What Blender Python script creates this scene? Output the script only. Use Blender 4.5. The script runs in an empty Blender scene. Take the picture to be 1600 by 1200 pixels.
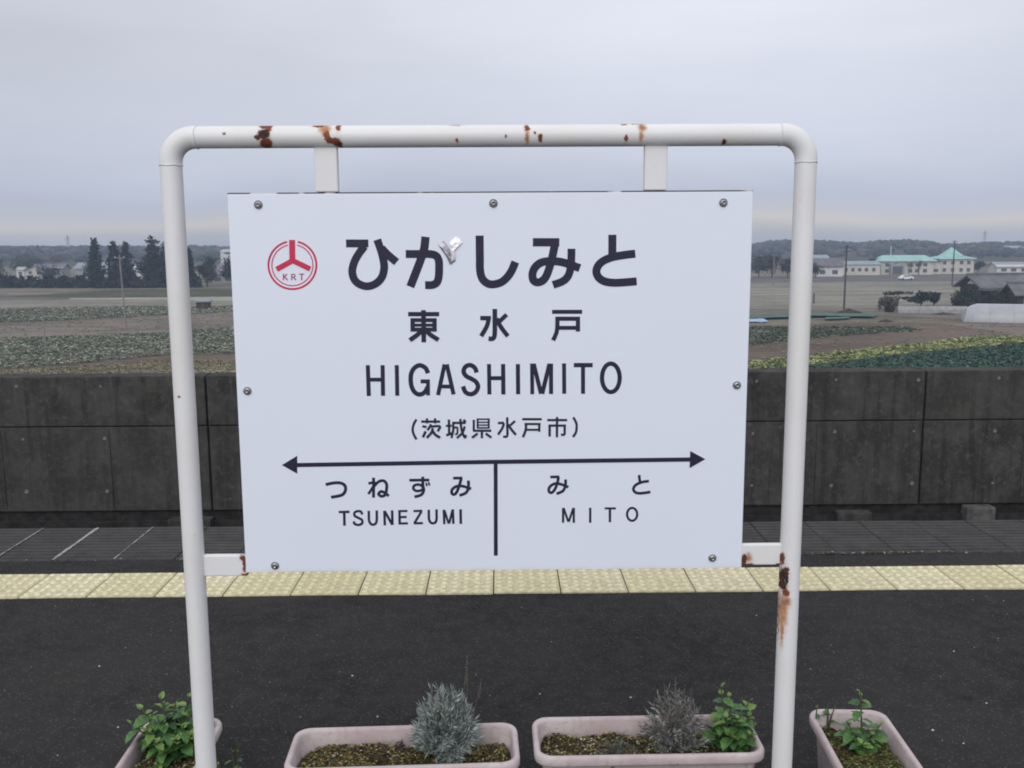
import bpy, math, random
import numpy as np
from mathutils import Matrix, Vector

S = bpy.context.scene
COL = S.collection
rnd = random.Random(7)
nr = np.random.RandomState(11)
R = math.radians

# ------------------------------------------------------------------ camera
cd = bpy.data.cameras.new('camera')
cam = bpy.data.objects.new('camera', cd); COL.objects.link(cam)
cd.sensor_width = 36; cd.lens = 33.047; cd.clip_start = 0.05; cd.clip_end = 6000
cam.matrix_world = Matrix(((0.9999246654, 0.007311428, -0.0098593337, 0),
                           (-0.0108379534, 0.1488359049, -0.9888025142, 0),
                           (-0.0057621355, 0.9888348782, 0.1489039333, 1.54255),
                           (0, 0, 0, 1)))
S.camera = cam

# ------------------------------------------------------------------ sky, sun, exposure
SUN_EL, SUN_AZ = 34, 196        # soft light through cloud from behind the camera (azimuth from +Y, clockwise)
W = bpy.data.worlds.new('World'); S.world = W; W.use_nodes = True
wn = W.node_tree.nodes; wl = W.node_tree.links
bg = wn['Background']; bg.inputs['Strength'].default_value = 0.1
sky = wn.new('ShaderNodeTexSky'); sky.sky_type = 'NISHITA'; sky.sun_disc = False
sky.sun_elevation = R(SUN_EL); sky.sun_rotation = R(SUN_AZ); sky.air_density = 1.0; sky.dust_density = 2.0
tc = wn.new('ShaderNodeTexCoord')
sep = wn.new('ShaderNodeSeparateXYZ'); wl.new(tc.outputs['Generated'], sep.inputs[0])
def wmath(op, a, b=None):
    n = wn.new('ShaderNodeMath'); n.operation = op
    for k, v in enumerate((a, b)):
        if v is None: continue
        if isinstance(v, (int, float)): n.inputs[k].default_value = v
        else: wl.new(v, n.inputs[k])
    return n.outputs[0]
def wnoise(sc, scale, detail, rough=0.55):
    m = wn.new('ShaderNodeMapping'); m.inputs['Scale'].default_value = sc
    wl.new(tc.outputs['Generated'], m.inputs[0])
    n = wn.new('ShaderNodeTexNoise'); n.inputs['Scale'].default_value = scale
    n.inputs['Detail'].default_value = detail; n.inputs['Roughness'].default_value = rough
    wl.new(m.outputs[0], n.inputs['Vector']); return n.outputs[0]
streak = wnoise((1, 1, 9), 2.2, 5)
soft = wnoise((1, 1, 3.2), 2.6, 3)
# warp the height with cloud noise so that the layers are not ruled lines
zz = wmath('ADD', sep.outputs['Z'], wmath('MULTIPLY', wmath('SUBTRACT', soft, 0.5), 0.05))
zz = wmath('ADD', zz, wmath('MULTIPLY', wmath('SUBTRACT', streak, 0.5), 0.014))
ramp = wn.new('ShaderNodeValToRGB'); wl.new(zz, ramp.inputs[0])
cr = ramp.color_ramp
stops = [(0.0, (.47, .465, .48)), (0.010, (.555, .53, .52)), (0.022, (.645, .605, .575)), (0.032, (.535, .545, .60)), (0.047, (.485, .525, .64)),
         (0.085, (.595, .63, .74)), (0.122, (.655, .685, .79)), (0.178, (.72, .745, .84)), (0.236, (.795, .805, .90)), (0.4, (.86, .87, .95)), (1.0, (.93, .94, 1.0))]
while len(cr.elements) < len(stops): cr.elements.new(0.5)
for e, (p, c) in zip(cr.elements, stops):
    e.position = p; e.color = (*c, 1)
# the ramp is clamped to 1, so it holds a tenth of the value and is scaled here
def wmix(mode, fac, a, b):
    n = wn.new('ShaderNodeMix'); n.data_type = 'RGBA'; n.blend_type = mode; n.clamp_result = False
    for k, v in ((0, fac), (6, a), (7, b)):
        if isinstance(v, (int, float)): n.inputs[k].default_value = v
        elif isinstance(v, tuple): n.inputs[k].default_value = v
        else: wl.new(v, n.inputs[k])
    return n.outputs[2]
cloud = wmix('MULTIPLY', 1.0, ramp.outputs[0], (10, 10, 10, 1))
# one wide thinner, brighter part of the cloud and slow patches
dx = wmath('MULTIPLY', wmath('SUBTRACT', sep.outputs['X'], 0.22), 2.3)
thin = wmath('POWER', 2.718, wmath('MULTIPLY', wmath('MULTIPLY', dx, dx), -1.0))
hi = wmath('MINIMUM', 1.0, wmath('MAXIMUM', 0.25, wmath('MULTIPLY', sep.outputs['Z'], 5.0)))
gain = wmath('ADD', 1.06, wmath('MULTIPLY', wmath('MULTIPLY', hi, 0.27), wmath('SUBTRACT', thin, 1.0)))
gain = wmath('ADD', gain, wmath('MULTIPLY', wmath('SUBTRACT', soft, 0.5), 0.16))
gain = wmath('ADD', gain, wmath('MULTIPLY', wmath('SUBTRACT', streak, 0.5), 0.09))
cmb = wn.new('ShaderNodeCombineColor')
for k in range(3): wl.new(gain, cmb.inputs[k])
cloud = wmix('MULTIPLY', 1.0, cloud, cmb.outputs[0])
wl.new(wmix('MIX', 0.93, sky.outputs[0], cloud), bg.inputs['Color'])

sd = bpy.data.lights.new('sun', 'SUN'); sun = bpy.data.objects.new('sun', sd); COL.objects.link(sun)
sd.energy = 1.3; sd.angle = R(50); sd.color = (1.0, 0.98, 0.95)
d = Vector((math.sin(R(SUN_AZ)) * math.cos(R(SUN_EL)), math.cos(R(SUN_AZ)) * math.cos(R(SUN_EL)), math.sin(R(SUN_EL))))
sun.rotation_euler = d.to_track_quat('Z', 'Y').to_euler(); sun.location = d * 40

S.view_settings.view_transform = 'Standard'; S.view_settings.look = 'None'
S.view_settings.exposure = 0.0; S.view_settings.gamma = 1.0; S.view_settings.use_curve_mapping = False
S.cycles.volume_bounces = 1
HAZE = 0.00052
S.cycles.filter_width = 1.9

# ------------------------------------------------------------------ helpers
class MB:
    """collects faces (with an optional colour per face) and links them as ONE mesh object"""
    def __init__(self): self.v = []; self.f = []; self.c = []; self.any = False
    def add(self, vs, fs, col=None):
        o = len(self.v); self.v += [tuple(p) for p in vs]; self.f += [tuple(i + o for i in q) for q in fs]
        self.c += [col or (1, 1, 1)] * len(fs); self.any |= col is not None
    def box(self, x0, x1, y0, y1, z0, z1, col=None):
        self.add([(x, y, z) for z in (z0, z1) for y in (y0, y1) for x in (x0, x1)],
                 [(0, 2, 3, 1), (4, 5, 7, 6), (0, 1, 5, 4), (2, 6, 7, 3), (0, 4, 6, 2), (1, 3, 7, 5)], col)
    def path(self, pts, rad, n=10, caps=True, col=None):
        pts = [Vector(p) for p in pts]
        if not hasattr(rad, '__len__'): rad = [rad] * len(pts)
        vs = []
        ts = [(pts[min(i + 1, len(pts) - 1)] - pts[max(i - 1, 0)]).normalized() for i in range(len(pts))]
        up = min((Vector(a) for a in ((0, 1, 0), (1, 0, 0), (0, 0, 1))), key=lambda a: max(abs(t.dot(a)) for t in ts))
        for i, p in enumerate(pts):
            a = ts[i].cross(up).normalized(); b = ts[i].cross(a).normalized()
            for k in range(n):
                w = 2 * math.pi * k / n
                vs.append(p + (a * math.cos(w) + b * math.sin(w)) * rad[i])
        fs = [(i * n + k, i * n + (k + 1) % n, (i + 1) * n + (k + 1) % n, (i + 1) * n + k) for i in range(len(pts) - 1) for k in range(n)]
        self.add(vs, fs, col)
        if caps: self.add(vs[:n], [tuple(range(n))], col); self.add(vs[-n:], [tuple(reversed(range(n)))], col)
    def lathe(self, prof, n=16, c=(0, 0, 0), axis='z', col=None):
        vs = []
        for r, h in prof:
            for k in range(n):
                w = 2 * math.pi * k / n
                q = (r * math.cos(w), r * math.sin(w), h)
                if axis == '-y': q = (q[0], -q[2], q[1])
                vs.append((q[0] + c[0], q[1] + c[1], q[2] + c[2]))
        fs = [(i * n + k, i * n + (k + 1) % n, (i + 1) * n + (k + 1) % n, (i + 1) * n + k) for i in range(len(prof) - 1) for k in range(n)]
        fs.append(tuple((len(prof) - 1) * n + k for k in range(n)))
        self.add(vs, fs, col)
    def build(self, name, mat, parent=None, smooth=False, bevel=0, kind=None, label=None):
        me = bpy.data.meshes.new(name); me.from_pydata(self.v, [], self.f); me.update()
        if smooth: me.polygons.foreach_set('use_smooth', [True] * len(me.polygons))
        if self.any:
            a = me.attributes.new('tint', 'FLOAT_COLOR', 'FACE')
            a.data.foreach_set('color', np.c_[np.array(self.c, dtype=np.float32), np.ones(len(self.c), np.float32)].ravel())
        return link(name, me, mat, parent, bevel, kind, label)

def link(name, me, mat, parent=None, bevel=0, kind=None, label=None):
    o = bpy.data.objects.new(name, me); COL.objects.link(o)
    if mat is not None and not me.materials: me.materials.append(mat)
    if parent is not None: o.parent = parent
    if bevel:
        m = o.modifiers.new('bevel', 'BEVEL'); m.width = bevel; m.segments = 2; m.limit_method = 'ANGLE'; m.angle_limit = R(40)
    if kind: o['kind'] = kind
    if label: o['label'] = label
    return o

def quads(name, V, mat, cols=None, parent=None, kind=None, smooth=False, tri=False):
    """V: (n,4,3) array of quads -> one mesh"""
    k = V.shape[1]; n = V.shape[0]
    me = bpy.data.meshes.new(name)
    me.vertices.add(n * k); me.vertices.foreach_set('co', V.astype(np.float32).ravel())
    me.loops.add(n * k); me.loops.foreach_set('vertex_index', np.arange(n * k, dtype=np.int32))
    me.polygons.add(n); me.polygons.foreach_set('loop_start', np.arange(0, n * k, k, dtype=np.int32))
    me.update(calc_edges=True)
    if cols is not None:
        a = me.attributes.new('tint', 'FLOAT_COLOR', 'FACE')
        a.data.foreach_set('color', np.c_[cols, np.ones(n)].astype(np.float32).ravel())
    return link(name, me, mat, parent, kind=kind)

def thing(name, label, cat, loc=(0, 0, 0), rotz=0, group=None):
    o = bpy.data.objects.new(name, None); COL.objects.link(o)
    o.empty_display_size = 0.2
    o.location = loc; o.rotation_euler = (0, 0, rotz); o['label'] = label; o['category'] = cat
    if group: o['group'] = group
    return o
def tag(o, label, cat, group=None):
    o['label'] = label; o['category'] = cat
    if group: o['group'] = group
    return o

# ------------------------------------------------------------------ materials
class Mat:
    def __init__(self, name, rough=0.8, spec=0.3, metallic=0):
        self.m = bpy.data.materials.new(name); self.m.use_nodes = True
        self.n = self.m.node_tree.nodes; self.l = self.m.node_tree.links
        self.b = self.n['Principled BSDF']
        self.b.inputs['Roughness'].default_value = rough
        self.b.inputs['Specular IOR Level'].default_value = spec
        self.b.inputs['Metallic'].default_value = metallic
        self.tc = self.n.new('ShaderNodeTexCoord')
    def put(self, v, sock):
        if isinstance(v, (int, float)): sock.default_value = v
        elif isinstance(v, tuple): sock.default_value = v if len(v) == 4 or sock.type != 'RGBA' else (*v, 1)
        else: self.l.new(v, sock)
    def math(self, op, a, b=None, clamp=False):
        n = self.n.new('ShaderNodeMath'); n.operation = op; n.use_clamp = clamp
        self.put(a, n.inputs[0])
        if b is not None: self.put(b, n.inputs[1])
        return n.outputs[0]
    def map(self, scale=(1, 1, 1), loc=(0, 0, 0), src='Object'):
        m = self.n.new('ShaderNodeMapping'); m.inputs['Scale'].default_value = scale; m.inputs['Location'].default_value = loc
        self.l.new(self.tc.outputs[src], m.inputs[0]); return m.outputs[0]
    def noise(self, scale, detail=4, rough=0.55, vec=None, col=False):
        n = self.n.new('ShaderNodeTexNoise'); n.inputs['Scale'].default_value = scale
        n.inputs['Detail'].default_value = detail; n.inputs['Roughness'].default_value = rough
        self.l.new(vec if vec is not None else self.tc.outputs['Object'], n.inputs['Vector'])
        return n.outputs[1 if col else 0]
    def voro(self, scale, vec=None, out='Distance', rnd=1.0):
        n = self.n.new('ShaderNodeTexVoronoi'); n.inputs['Scale'].default_value = scale; n.inputs['Randomness'].default_value = rnd
        self.l.new(vec if vec is not None else self.tc.outputs['Object'], n.inputs['Vector']); return n.outputs[out]
    def step(self, v, lo, hi):
        n = self.n.new('ShaderNodeMapRange'); n.interpolation_type = 'SMOOTHSTEP'
        self.put(v, n.inputs[0]); n.inputs[1].default_value = lo; n.inputs[2].default_value = hi
        return n.outputs[0]
    def mix(self, f, a, b, mode='MIX'):
        n = self.n.new('ShaderNodeMix'); n.data_type = 'RGBA'; n.blend_type = mode
        self.put(f, n.inputs[0]); self.put(a, n.inputs[6]); self.put(b, n.inputs[7]); return n.outputs[2]
    def attr(self, name='tint'):
        n = self.n.new('ShaderNodeAttribute'); n.attribute_name = name; return n.outputs['Color']
    def objrand(self):
        n = self.n.new('ShaderNodeObjectInfo'); return n.outputs['Random']
    def color(self, v): self.put(v, self.b.inputs['Base Color']); return self
    def bump(self, h, strength=0.3, dist=0.005):
        n = self.n.new('ShaderNodeBump'); n.inputs['Strength'].default_value = strength; n.inputs['Distance'].default_value = dist
        self.put(h, n.inputs['Height']); self.l.new(n.outputs[0], self.b.inputs['Normal']); return self

def plain(name, col, rough=0.8, var=0.2, scale=3, metallic=0, spec=0.3, bump=0):
    m = Mat(name, rough, spec, metallic)
    n = m.noise(scale, 5, 0.6)
    lo = tuple(c * (1 - var) for c in col); hi = tuple(min(1, c * (1 + var)) for c in col)
    m.color(m.mix(m.step(n, 0.3, 0.7), lo, hi))
    if bump: m.bump(n, bump, 0.01)
    return m.m
def tinted(name, rough=0.8, var=0.25, scale=6, spec=0.2, trans=0.0):
    m = Mat(name, rough, spec)
    n = m.noise(scale, 3)
    k = m.step(n, 0.25, 0.75)
    m.color(m.mix(1.0, m.attr(), m.mix(k, (1 - var,) * 3, (1 + var,) * 3), 'MULTIPLY'))
    return m.m

# asphalt: dark binder, fine paler stones, wide worn patches
m = Mat('asphalt', 0.92, 0.1)
v = m.map((1, 1, 1))
a1 = m.noise(1.1, 4, 0.6); a2 = m.noise(14, 5, 0.7); sp = m.voro(150, out='Color'); sp1 = m.voro(150)
spv = m.n.new('ShaderNodeSeparateColor'); m.l.new(sp, spv.inputs[0])
base = m.mix(m.step(a1, 0.3, 0.7), (0.021, 0.021, 0.0212), (0.035, 0.0348, 0.0345))
base = m.mix(m.step(a2, 0.35, 0.8), base, (0.043, 0.0425, 0.042))
stone = m.math('MULTIPLY', m.step(spv.outputs[0], 0.7, 1.0), m.step(sp1, 0.6, 0.2))
base = m.mix(m.math('MULTIPLY', stone, 0.85), base, (0.115, 0.11, 0.10))
base = m.mix(m.math('MULTIPLY', m.step(m.noise(0.8, 6, 0.75, m.map((1, 2.2, 1), (4, 9, 0))), 0.55, 0.68), 0.5), base, (0.049, 0.048, 0.046))
base = m.mix(m.math('MULTIPLY', m.step(m.noise(3.3, 4, 0.7, m.map((1, 1, 1), (2, 5, 0))), 0.64, 0.7), 0.6), base, (0.016, 0.016, 0.016))
lich = m.math('MULTIPLY', m.step(m.noise(2.7, 5, 0.7), 0.6, 0.75), 0.28)
base = m.mix(lich, base, (0.055, 0.052, 0.036))
m.color(base).bump(m.math('ADD', sp1, m.math('MULTIPLY', a2, 0.8)), 0.45, 0.004)
ASPHALT = m.m
# raised yellow guide tiles, grime in the hollows between the studs
m = Mat('tactile yellow', 0.7, 0.3)
n1 = m.noise(5, 5, 0.65); n2 = m.noise(38, 4, 0.6)
c0 = m.mix(m.objrand(), (0.70, 0.645, 0.39), (0.81, 0.76, 0.53))
c0 = m.mix(m.math('MULTIPLY', m.step(n1, 0.45, 0.75), 0.45), c0, (0.56, 0.51, 0.33))
sx = m.n.new('ShaderNodeSeparateXYZ'); m.l.new(m.tc.outputs['Object'], sx.inputs[0])
low = m.math('MULTIPLY', m.step(sx.outputs[2], 0.0050, 0.0020), m.step(n2, 0.28, 0.6))
c0 = m.mix(m.math('MULTIPLY', low, 0.62), c0, (0.36, 0.32, 0.20))
c0 = m.mix(m.math('MULTIPLY', m.step(m.noise(60, 3), 0.66, 0.74), 0.6), c0, (0.25, 0.22, 0.12))
c0 = m.mix(m.math('MULTIPLY', m.step(m.noise(1.0, 5, 0.75, m.map((5, 24, 24))), 0.58, 0.68), 0.4), c0, (0.30, 0.275, 0.20))
m.color(c0).bump(n2, 0.2, 0.002)
TACTILE = m.m
# grooved platform edge slabs
m = Mat('edge slab concrete', 0.9, 0.2)
n1 = m.noise(6, 5, 0.65); n2 = m.noise(70, 4, 0.6)
c0 = m.mix(m.step(n1, 0.3, 0.7), (0.044, 0.043, 0.043), (0.074, 0.072, 0.072))
c0 = m.mix(m.math('MULTIPLY', m.objrand(), 0.5), c0, (0.048, 0.047, 0.045))
c0 = m.mix(m.math('MULTIPLY', m.step(n2, 0.5, 0.8), 0.6), c0, (0.13, 0.125, 0.12))
m.color(c0).bump(n2, 0.3, 0.003)
SLAB = m.m
MORTAR = plain('pale mortar', (0.30, 0.30, 0.29), 0.9, 0.45, 30)
# weathered black wall concrete: mottling, streaks running down, pale specks
m = Mat('weathered concrete', 0.93, 0.15)
n1 = m.noise(2.6, 6, 0.7); n2 = m.noise(17, 6, 0.72); n3 = m.noise(6.5, 5, 0.7)
st = m.noise(1.0, 5, 0.65, m.map((8, 8, 0.6)))
c0 = m.mix(m.step(n1, 0.36, 0.64), (0.036, 0.0357, 0.0347), (0.070, 0.0685, 0.066))
c0 = m.mix(m.math('MULTIPLY', m.step(st, 0.5, 0.62), 0.7), c0, (0.027, 0.027, 0.0265))
c0 = m.mix(m.math('MULTIPLY', m.step(st, 0.45, 0.34), 0.5), c0, (0.092, 0.089, 0.083))
c0 = m.mix(m.math('MULTIPLY', m.math('MULTIPLY', m.step(n2, 0.48, 0.66), m.step(n3, 0.36, 0.62)), 0.6), c0, (0.125, 0.121, 0.114))
c0 = m.mix(m.math('MULTIPLY', m.step(n2, 0.42, 0.30), 0.7), c0, (0.022, 0.022, 0.0215))
c0 = m.mix(m.math('MULTIPLY', m.step(m.noise(70, 3), 0.66, 0.74), 0.55), c0, (0.20, 0.195, 0.18))
c0 = m.mix(m.math('MULTIPLY', m.step(m.noise(1.7, 5, 0.7, m.map((1, 1, 1), (7, 3, 1))), 0.58, 0.7), 0.25), c0, (0.075, 0.072, 0.050))
c0 = m.mix(m.math('MULTIPLY', m.objrand(), 0.35), c0, (0.075, 0.073, 0.066))
m.color(c0).bump(m.math('ADD', n2, m.math('MULTIPLY', n1, 0.6)), 0.45, 0.012)
WALL = m.m
WALLDARK = plain('near black concrete', (0.026, 0.026, 0.026), 0.95, 0.4, 12)  # darkest concrete; at the wall foot its colour stands in for overhang shade
BLOCK = plain('grey block', (0.10, 0.10, 0.096), 0.95, 0.35, 16, bump=0.3)
PLUG = plain('tie plug mortar', (0.17, 0.17, 0.16), 0.9, 0.35, 40)
BALLAST = plain('ballast', (0.10, 0.09, 0.08), 0.95, 0.6, 25, bump=0.5)

# white enamel on steel with rust of its own shape at given places
SPOTS = [  # x, z, rx, rz, depth of colour (0 orange .. 1 black)
    (-.505, .600, .015, .009, .55), (-.507, .579, .014, .011, 1.0), (-.503, .559, .014, .012, .6), (-.497, .595, .008, .012, .5), (-.521, .572, .007, .006, .8),
    (-.386, .598, .014, .005, .45), (-.371, .590, .013, .012, .08), (-.365, .575, .009, .012, .24), (-.359, .564, .010, .007, .45), (-.345, .562, .009, .009, .35), (-.341, .594, .006, .010, .4), (-.341, .557, .009, .006, .75),
    (-.078, .599, .012, .003, .18), (-.075, .563, .004, .005, .3),
    (.082, .590, .007, .008, .25), (.083, .570, .005, .014, .12), (.112, .568, .005, .009, .7), (.1, .578, .003, .004, .5), (.034, .572, .003, .005, .6),
    (.330, .600, .022, .0025, .3), (.341, .589, .009, .010, .15), (.338, .571, .005, .012, .1), (.305, .566, .004, .008, .55), (.300, .599, .010, .003, .3),
    (.527, .557, .006, .005, .8), (-.595, .580, .003, .003, .5), (-.730, -.015, .004, .003, .6),
    (.702, -.470, .010, .026, 1.0), (.705, -.450, .006, .008, .8), (.700, -.492, .008, .009, .9), (.697, -.425, .004, .016, .35),
    (.702, -.552, .009, .048, .1), (.708, -.530, .010, .016, .2), (.706, -.507, .008, .010, .3), (.690, -.570, .006, .085, .42), (.701, -.600, .004, .04, .12),
    (-.603, -.427, .005, .024, .7), (-.608, -.412, .006, .007, .4), (-.60, -.455, .012, .004, .35),
    (.606, -.428, .008, .014, .8), (.617, -.424, .009, .012, .15), (.61, -.441, .02, .004, .5), (.690, -.441, .008, .003, .6),
    (-.336, .545, .004, .014, .5), (-.337, .50, .002, .03, .35)]
def enamel(name, spots=True, base=(0.79, 0.795, 0.80), grime=0.5):
    m = Mat(name, 0.42, 0.4)
    P = m.tc.outputs['Object']
    n1 = m.noise(4, 5, 0.6); n2 = m.noise(45, 4, 0.6); st = m.noise(1.0, 4, 0.6, m.map((30, 30, 1.6)))
    c0 = m.mix(m.math('MULTIPLY', m.step(n1, 0.4, 0.75), grime), base, (0.71, 0.695, 0.63))
    c0 = m.mix(m.math('MULTIPLY', m.step(st, 0.55, 0.8), 0.4 * grime), c0, (0.56, 0.54, 0.49))
    c0 = m.mix(m.math('MULTIPLY', m.step(m.noise(120, 2), 0.72, 0.78), 0.45), c0, (0.42, 0.36, 0.30))
    if spots:
        wob = m.noise(110, 6, 0.75, col=True)
        vm = m.n.new('ShaderNodeVectorMath'); vm.operation = 'MULTIPLY_ADD'
        m.l.new(wob, vm.inputs[0]); vm.inputs[1].default_value = (0.017, 0, 0.017); m.l.new(P, vm.inputs[2])
        sub = m.n.new('ShaderNodeVectorMath'); sub.operation = 'SUBTRACT'; m.l.new(vm.outputs[0], sub.inputs[0]); sub.inputs[1].default_value = (0.0085, 0, 0.0085)
        rust = None; dark = None; halo = None
        for x, z, rx, rz, dk in SPOTS:
            a = m.n.new('ShaderNodeVectorMath'); a.operation = 'SUBTRACT'; m.l.new(sub.outputs[0], a.inputs[0]); a.inputs[1].default_value = (x, -0.02, z)
            b = m.n.new('ShaderNodeVectorMath'); b.operation = 'MULTIPLY'; m.l.new(a.outputs[0], b.inputs[0]); b.inputs[1].default_value = (1 / rx, 22, 1 / rz)
            c = m.n.new('ShaderNodeVectorMath'); c.operation = 'LENGTH'; m.l.new(b.outputs[0], c.inputs[0])
            k = m.math('MULTIPLY', m.step(c.outputs['Value'], 1.45, 0.35), 0.85) if dk < .22 else m.step(c.outputs['Value'], 1.18, 0.8)
            h = m.step(c.outputs['Value'], 2.0, 0.7)
            kd = m.math('MULTIPLY', k, dk)
            rust = k if rust is None else m.math('MAXIMUM', rust, k)
            dark = kd if dark is None else m.math('MAXIMUM', dark, kd)
            halo = h if halo is None else m.math('MAXIMUM', halo, h)
        c0 = m.mix(m.math('MULTIPLY', m.math('MULTIPLY', halo, m.step(n2, 0.3, 0.6)), 0.42), c0, (0.58, 0.38, 0.22))
        rc = m.mix(m.step(dark, 0.0, 0.35), (0.56, 0.205, 0.035), (0.215, 0.060, 0.032))
        rc = m.mix(m.step(dark, 0.55, 0.95), rc, (0.022, 0.016, 0.016))
        n4 = m.noise(230, 4, 0.7)
        rc = m.mix(m.step(n2, 0.40, 0.7), rc, m.mix(0.6, rc, (0.10, 0.028, 0.02)))
        rc = m.mix(m.math('MULTIPLY', m.step(n4, 0.5, 0.7), 0.5), rc, m.mix(0.5, rc, (0.50, 0.20, 0.07)))
        rust = m.math('MULTIPLY', rust, m.step(n4, 0.22, 0.40))
        c0 = m.mix(rust, c0, rc)
        m.put(m.math('ADD', 0.42, m.math('MULTIPLY', rust, 0.5)), m.b.inputs['Roughness'])
        m.bump(m.math('ADD', m.math('MULTIPLY', n2, 0.25), m.math('MULTIPLY', rust, m.math('SUBTRACT', n2, 0.8))), 0.3, 0.003)
    else: m.bump(n2, 0.06, 0.002)
    m.color(c0); return m.m
PIPE = enamel('white pipe enamel', True)
m = Mat('sign face', 0.30, 0.4)
n1 = m.noise(2.2, 3); 
c0 = m.mix(m.math('MULTIPLY', m.step(n1, 0.4, 0.7), 0.4), (0.80, 0.85, 0.955), (0.775, 0.83, 0.94))
sx = m.n.new('ShaderNodeSeparateXYZ'); m.l.new(m.tc.outputs['Object'], sx.inputs[0])
edge = m.math('MULTIPLY', m.step(sx.outputs[2], -.435, -.4495), m.step(m.noise(9, 4), 0.3, 0.7))
c0 = m.mix(m.math('MULTIPLY', edge, 0.5), c0, (0.66, 0.60, 0.48))
m.color(m.mix(m.math('MULTIPLY', m.step(m.noise(160, 2), 0.74, 0.8), 0.25), c0, (0.5, 0.48, 0.45)))
FACE = m.m
m = Mat('dirty frame enamel', 0.6, 0.3)
k = m.step(m.noise(1.0, 3, 0.6, m.map((9, 9, 2))), 0.40, 0.47)
m.color(m.mix(k, (0.60, 0.58, 0.53), (0.045, 0.036, 0.032)))
BACKING = m.m
INK = plain('navy vinyl lettering', (0.022, 0.022, 0.050), 0.45, 0.12, 60)
RED = plain('crimson vinyl', (0.60, 0.035, 0.095), 0.45, 0.1, 60)
REDGREY = plain('thin crimson print', (0.36, 0.05, 0.13), 0.5, 0.15, 60)
STEEL = plain('screw steel', (0.33, 0.33, 0.33), 0.32, 0.3, 300, metallic=0.9, spec=0.5)
m = Mat('crinkled foil', 0.22, 0.8, 0.25); m.color((0.93, 0.93, 0.93, 1)).bump(m.noise(55, 3), 0.4, 0.01); FOIL = m.m  # mostly diffuse near-white: the foil's bright glare is put into its base colour
m = Mat('worn silver foil', 0.35, 0.5, 0.7); m.color(m.mix(m.step(m.noise(40, 3), 0.35, 0.65), (0.26, 0.26, 0.33), (0.55, 0.55, 0.60))).bump(m.noise(60, 3), 0.3, 0.008); FOILDULL = m.m
# planters and plants
m = Mat('faded pink plastic', 0.6, 0.35)
n1 = m.noise(7, 5, 0.65); n2 = m.noise(60, 4, 0.6)
c0 = m.mix(m.step(n1, 0.3, 0.7), (0.48, 0.385, 0.39), (0.60, 0.53, 0.525))
c0 = m.mix(m.math('MULTIPLY', m.step(n2, 0.5, 0.75), 0.5), c0, (0.33, 0.28, 0.26))
m.color(c0).bump(n2, 0.12, 0.002); PINK = m.m
m = Mat('planter soil', 0.97, 0.1)
n1 = m.noise(18, 5, 0.65); n2 = m.noise(110, 4, 0.65)
c0 = m.mix(m.step(n1, 0.35, 0.65), (0.035, 0.026, 0.018), (0.085, 0.065, 0.035))
c0 = m.mix(m.math('MULTIPLY', m.step(n2, 0.55, 0.75), 0.7), c0, (0.17, 0.135, 0.065))
c0 = m.mix(m.math('MULTIPLY', m.step(m.noise(9, 4), 0.5, 0.66), 0.55), c0, (0.062, 0.075, 0.022))
m.color(c0).bump(n2, 0.8, 0.01); SOIL = m.m
LITTER = tinted('litter and moss', 0.85, 0.2, 40)
LEAF = tinted('leaf', 0.5, 0.3, 30, 0.35)
NEEDLE = tinted('silver needle leaf', 0.75, 0.15, 40, 0.2)
STEM = plain('green stem', (0.07, 0.085, 0.035), 0.7, 0.3, 40)
DRYSTEM = plain('dry stem', (0.14, 0.12, 0.10), 0.85, 0.3, 40)
# countryside
CROPMAT = tinted('crop leaves', 0.75, 0.25, 0.6)
TREEMAT = tinted('tree foliage', 0.85, 0.35, 0.5, 0.1)
BARK = plain('bark', (0.085, 0.07, 0.06), 0.95, 0.3, 3)
TWIG = plain('bare twigs', (0.125, 0.10, 0.09), 0.95, 0.25, 2)
def soilmat(name, lo, hi, stripe=0.0, ang=0.0, pitch=1.0):
    m = Mat(name, 0.97, 0.1)
    n1 = m.noise(0.07, 6, 0.7); n2 = m.noise(0.9, 6, 0.75); n3 = m.noise(1.0, 5, 0.7, m.map((0.06, 0.5, 1)))
    v = m.math('ADD', m.math('MULTIPLY', n1, 0.4), m.math('ADD', m.math('MULTIPLY', n2, 0.3), m.math('MULTIPLY', n3, 0.3)))
    c0 = m.mix(m.step(v, 0.38, 0.62), tuple(c * 0.8 for c in lo), tuple(c * 1.15 for c in hi))
    c0 = m.mix(m.math('MULTIPLY', m.step(m.noise(0.35, 5, 0.7), 0.55, 0.7), 0.3), c0, (hi[0] * .72, hi[1] * .82, hi[2] * .66))
    if stripe:
        mp = m.n.new('ShaderNodeMapping'); mp.inputs['Rotation'].default_value = (0, 0, ang); m.l.new(m.tc.outputs['Object'], mp.inputs[0])
        mp2 = m.n.new('ShaderNodeMapping'); mp2.inputs['Scale'].default_value = (0.02, 1 / pitch, 1); m.l.new(mp.outputs[0], mp2.inputs[0])
        st = m.noise(1.0, 3, 0.7, mp2.outputs[0])
        c0 = m.mix(m.math('MULTIPLY', m.step(st, 0.42, 0.62), stripe), c0, tuple(c * 0.62 for c in lo))
    m.color(c0).bump(n2, 0.5, 0.15); return m.m
EARTH = soilmat('farm earth', (0.150, 0.132, 0.098), (0.205, 0.185, 0.140), 0.5, 0.05, 6)
BROWN = soilmat('ploughed brown soil', (0.120, 0.092, 0.070), (0.165, 0.130, 0.100), 0.4, 0.15, 1.5)
STUBBLE = soilmat('stubble', (0.205, 0.198, 0.160), (0.275, 0.265, 0.215), 0.5, 0.0, 5)
DRYGRASS = soilmat('dry grass', (0.190, 0.172, 0.105), (0.285, 0.255, 0.165))
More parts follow.
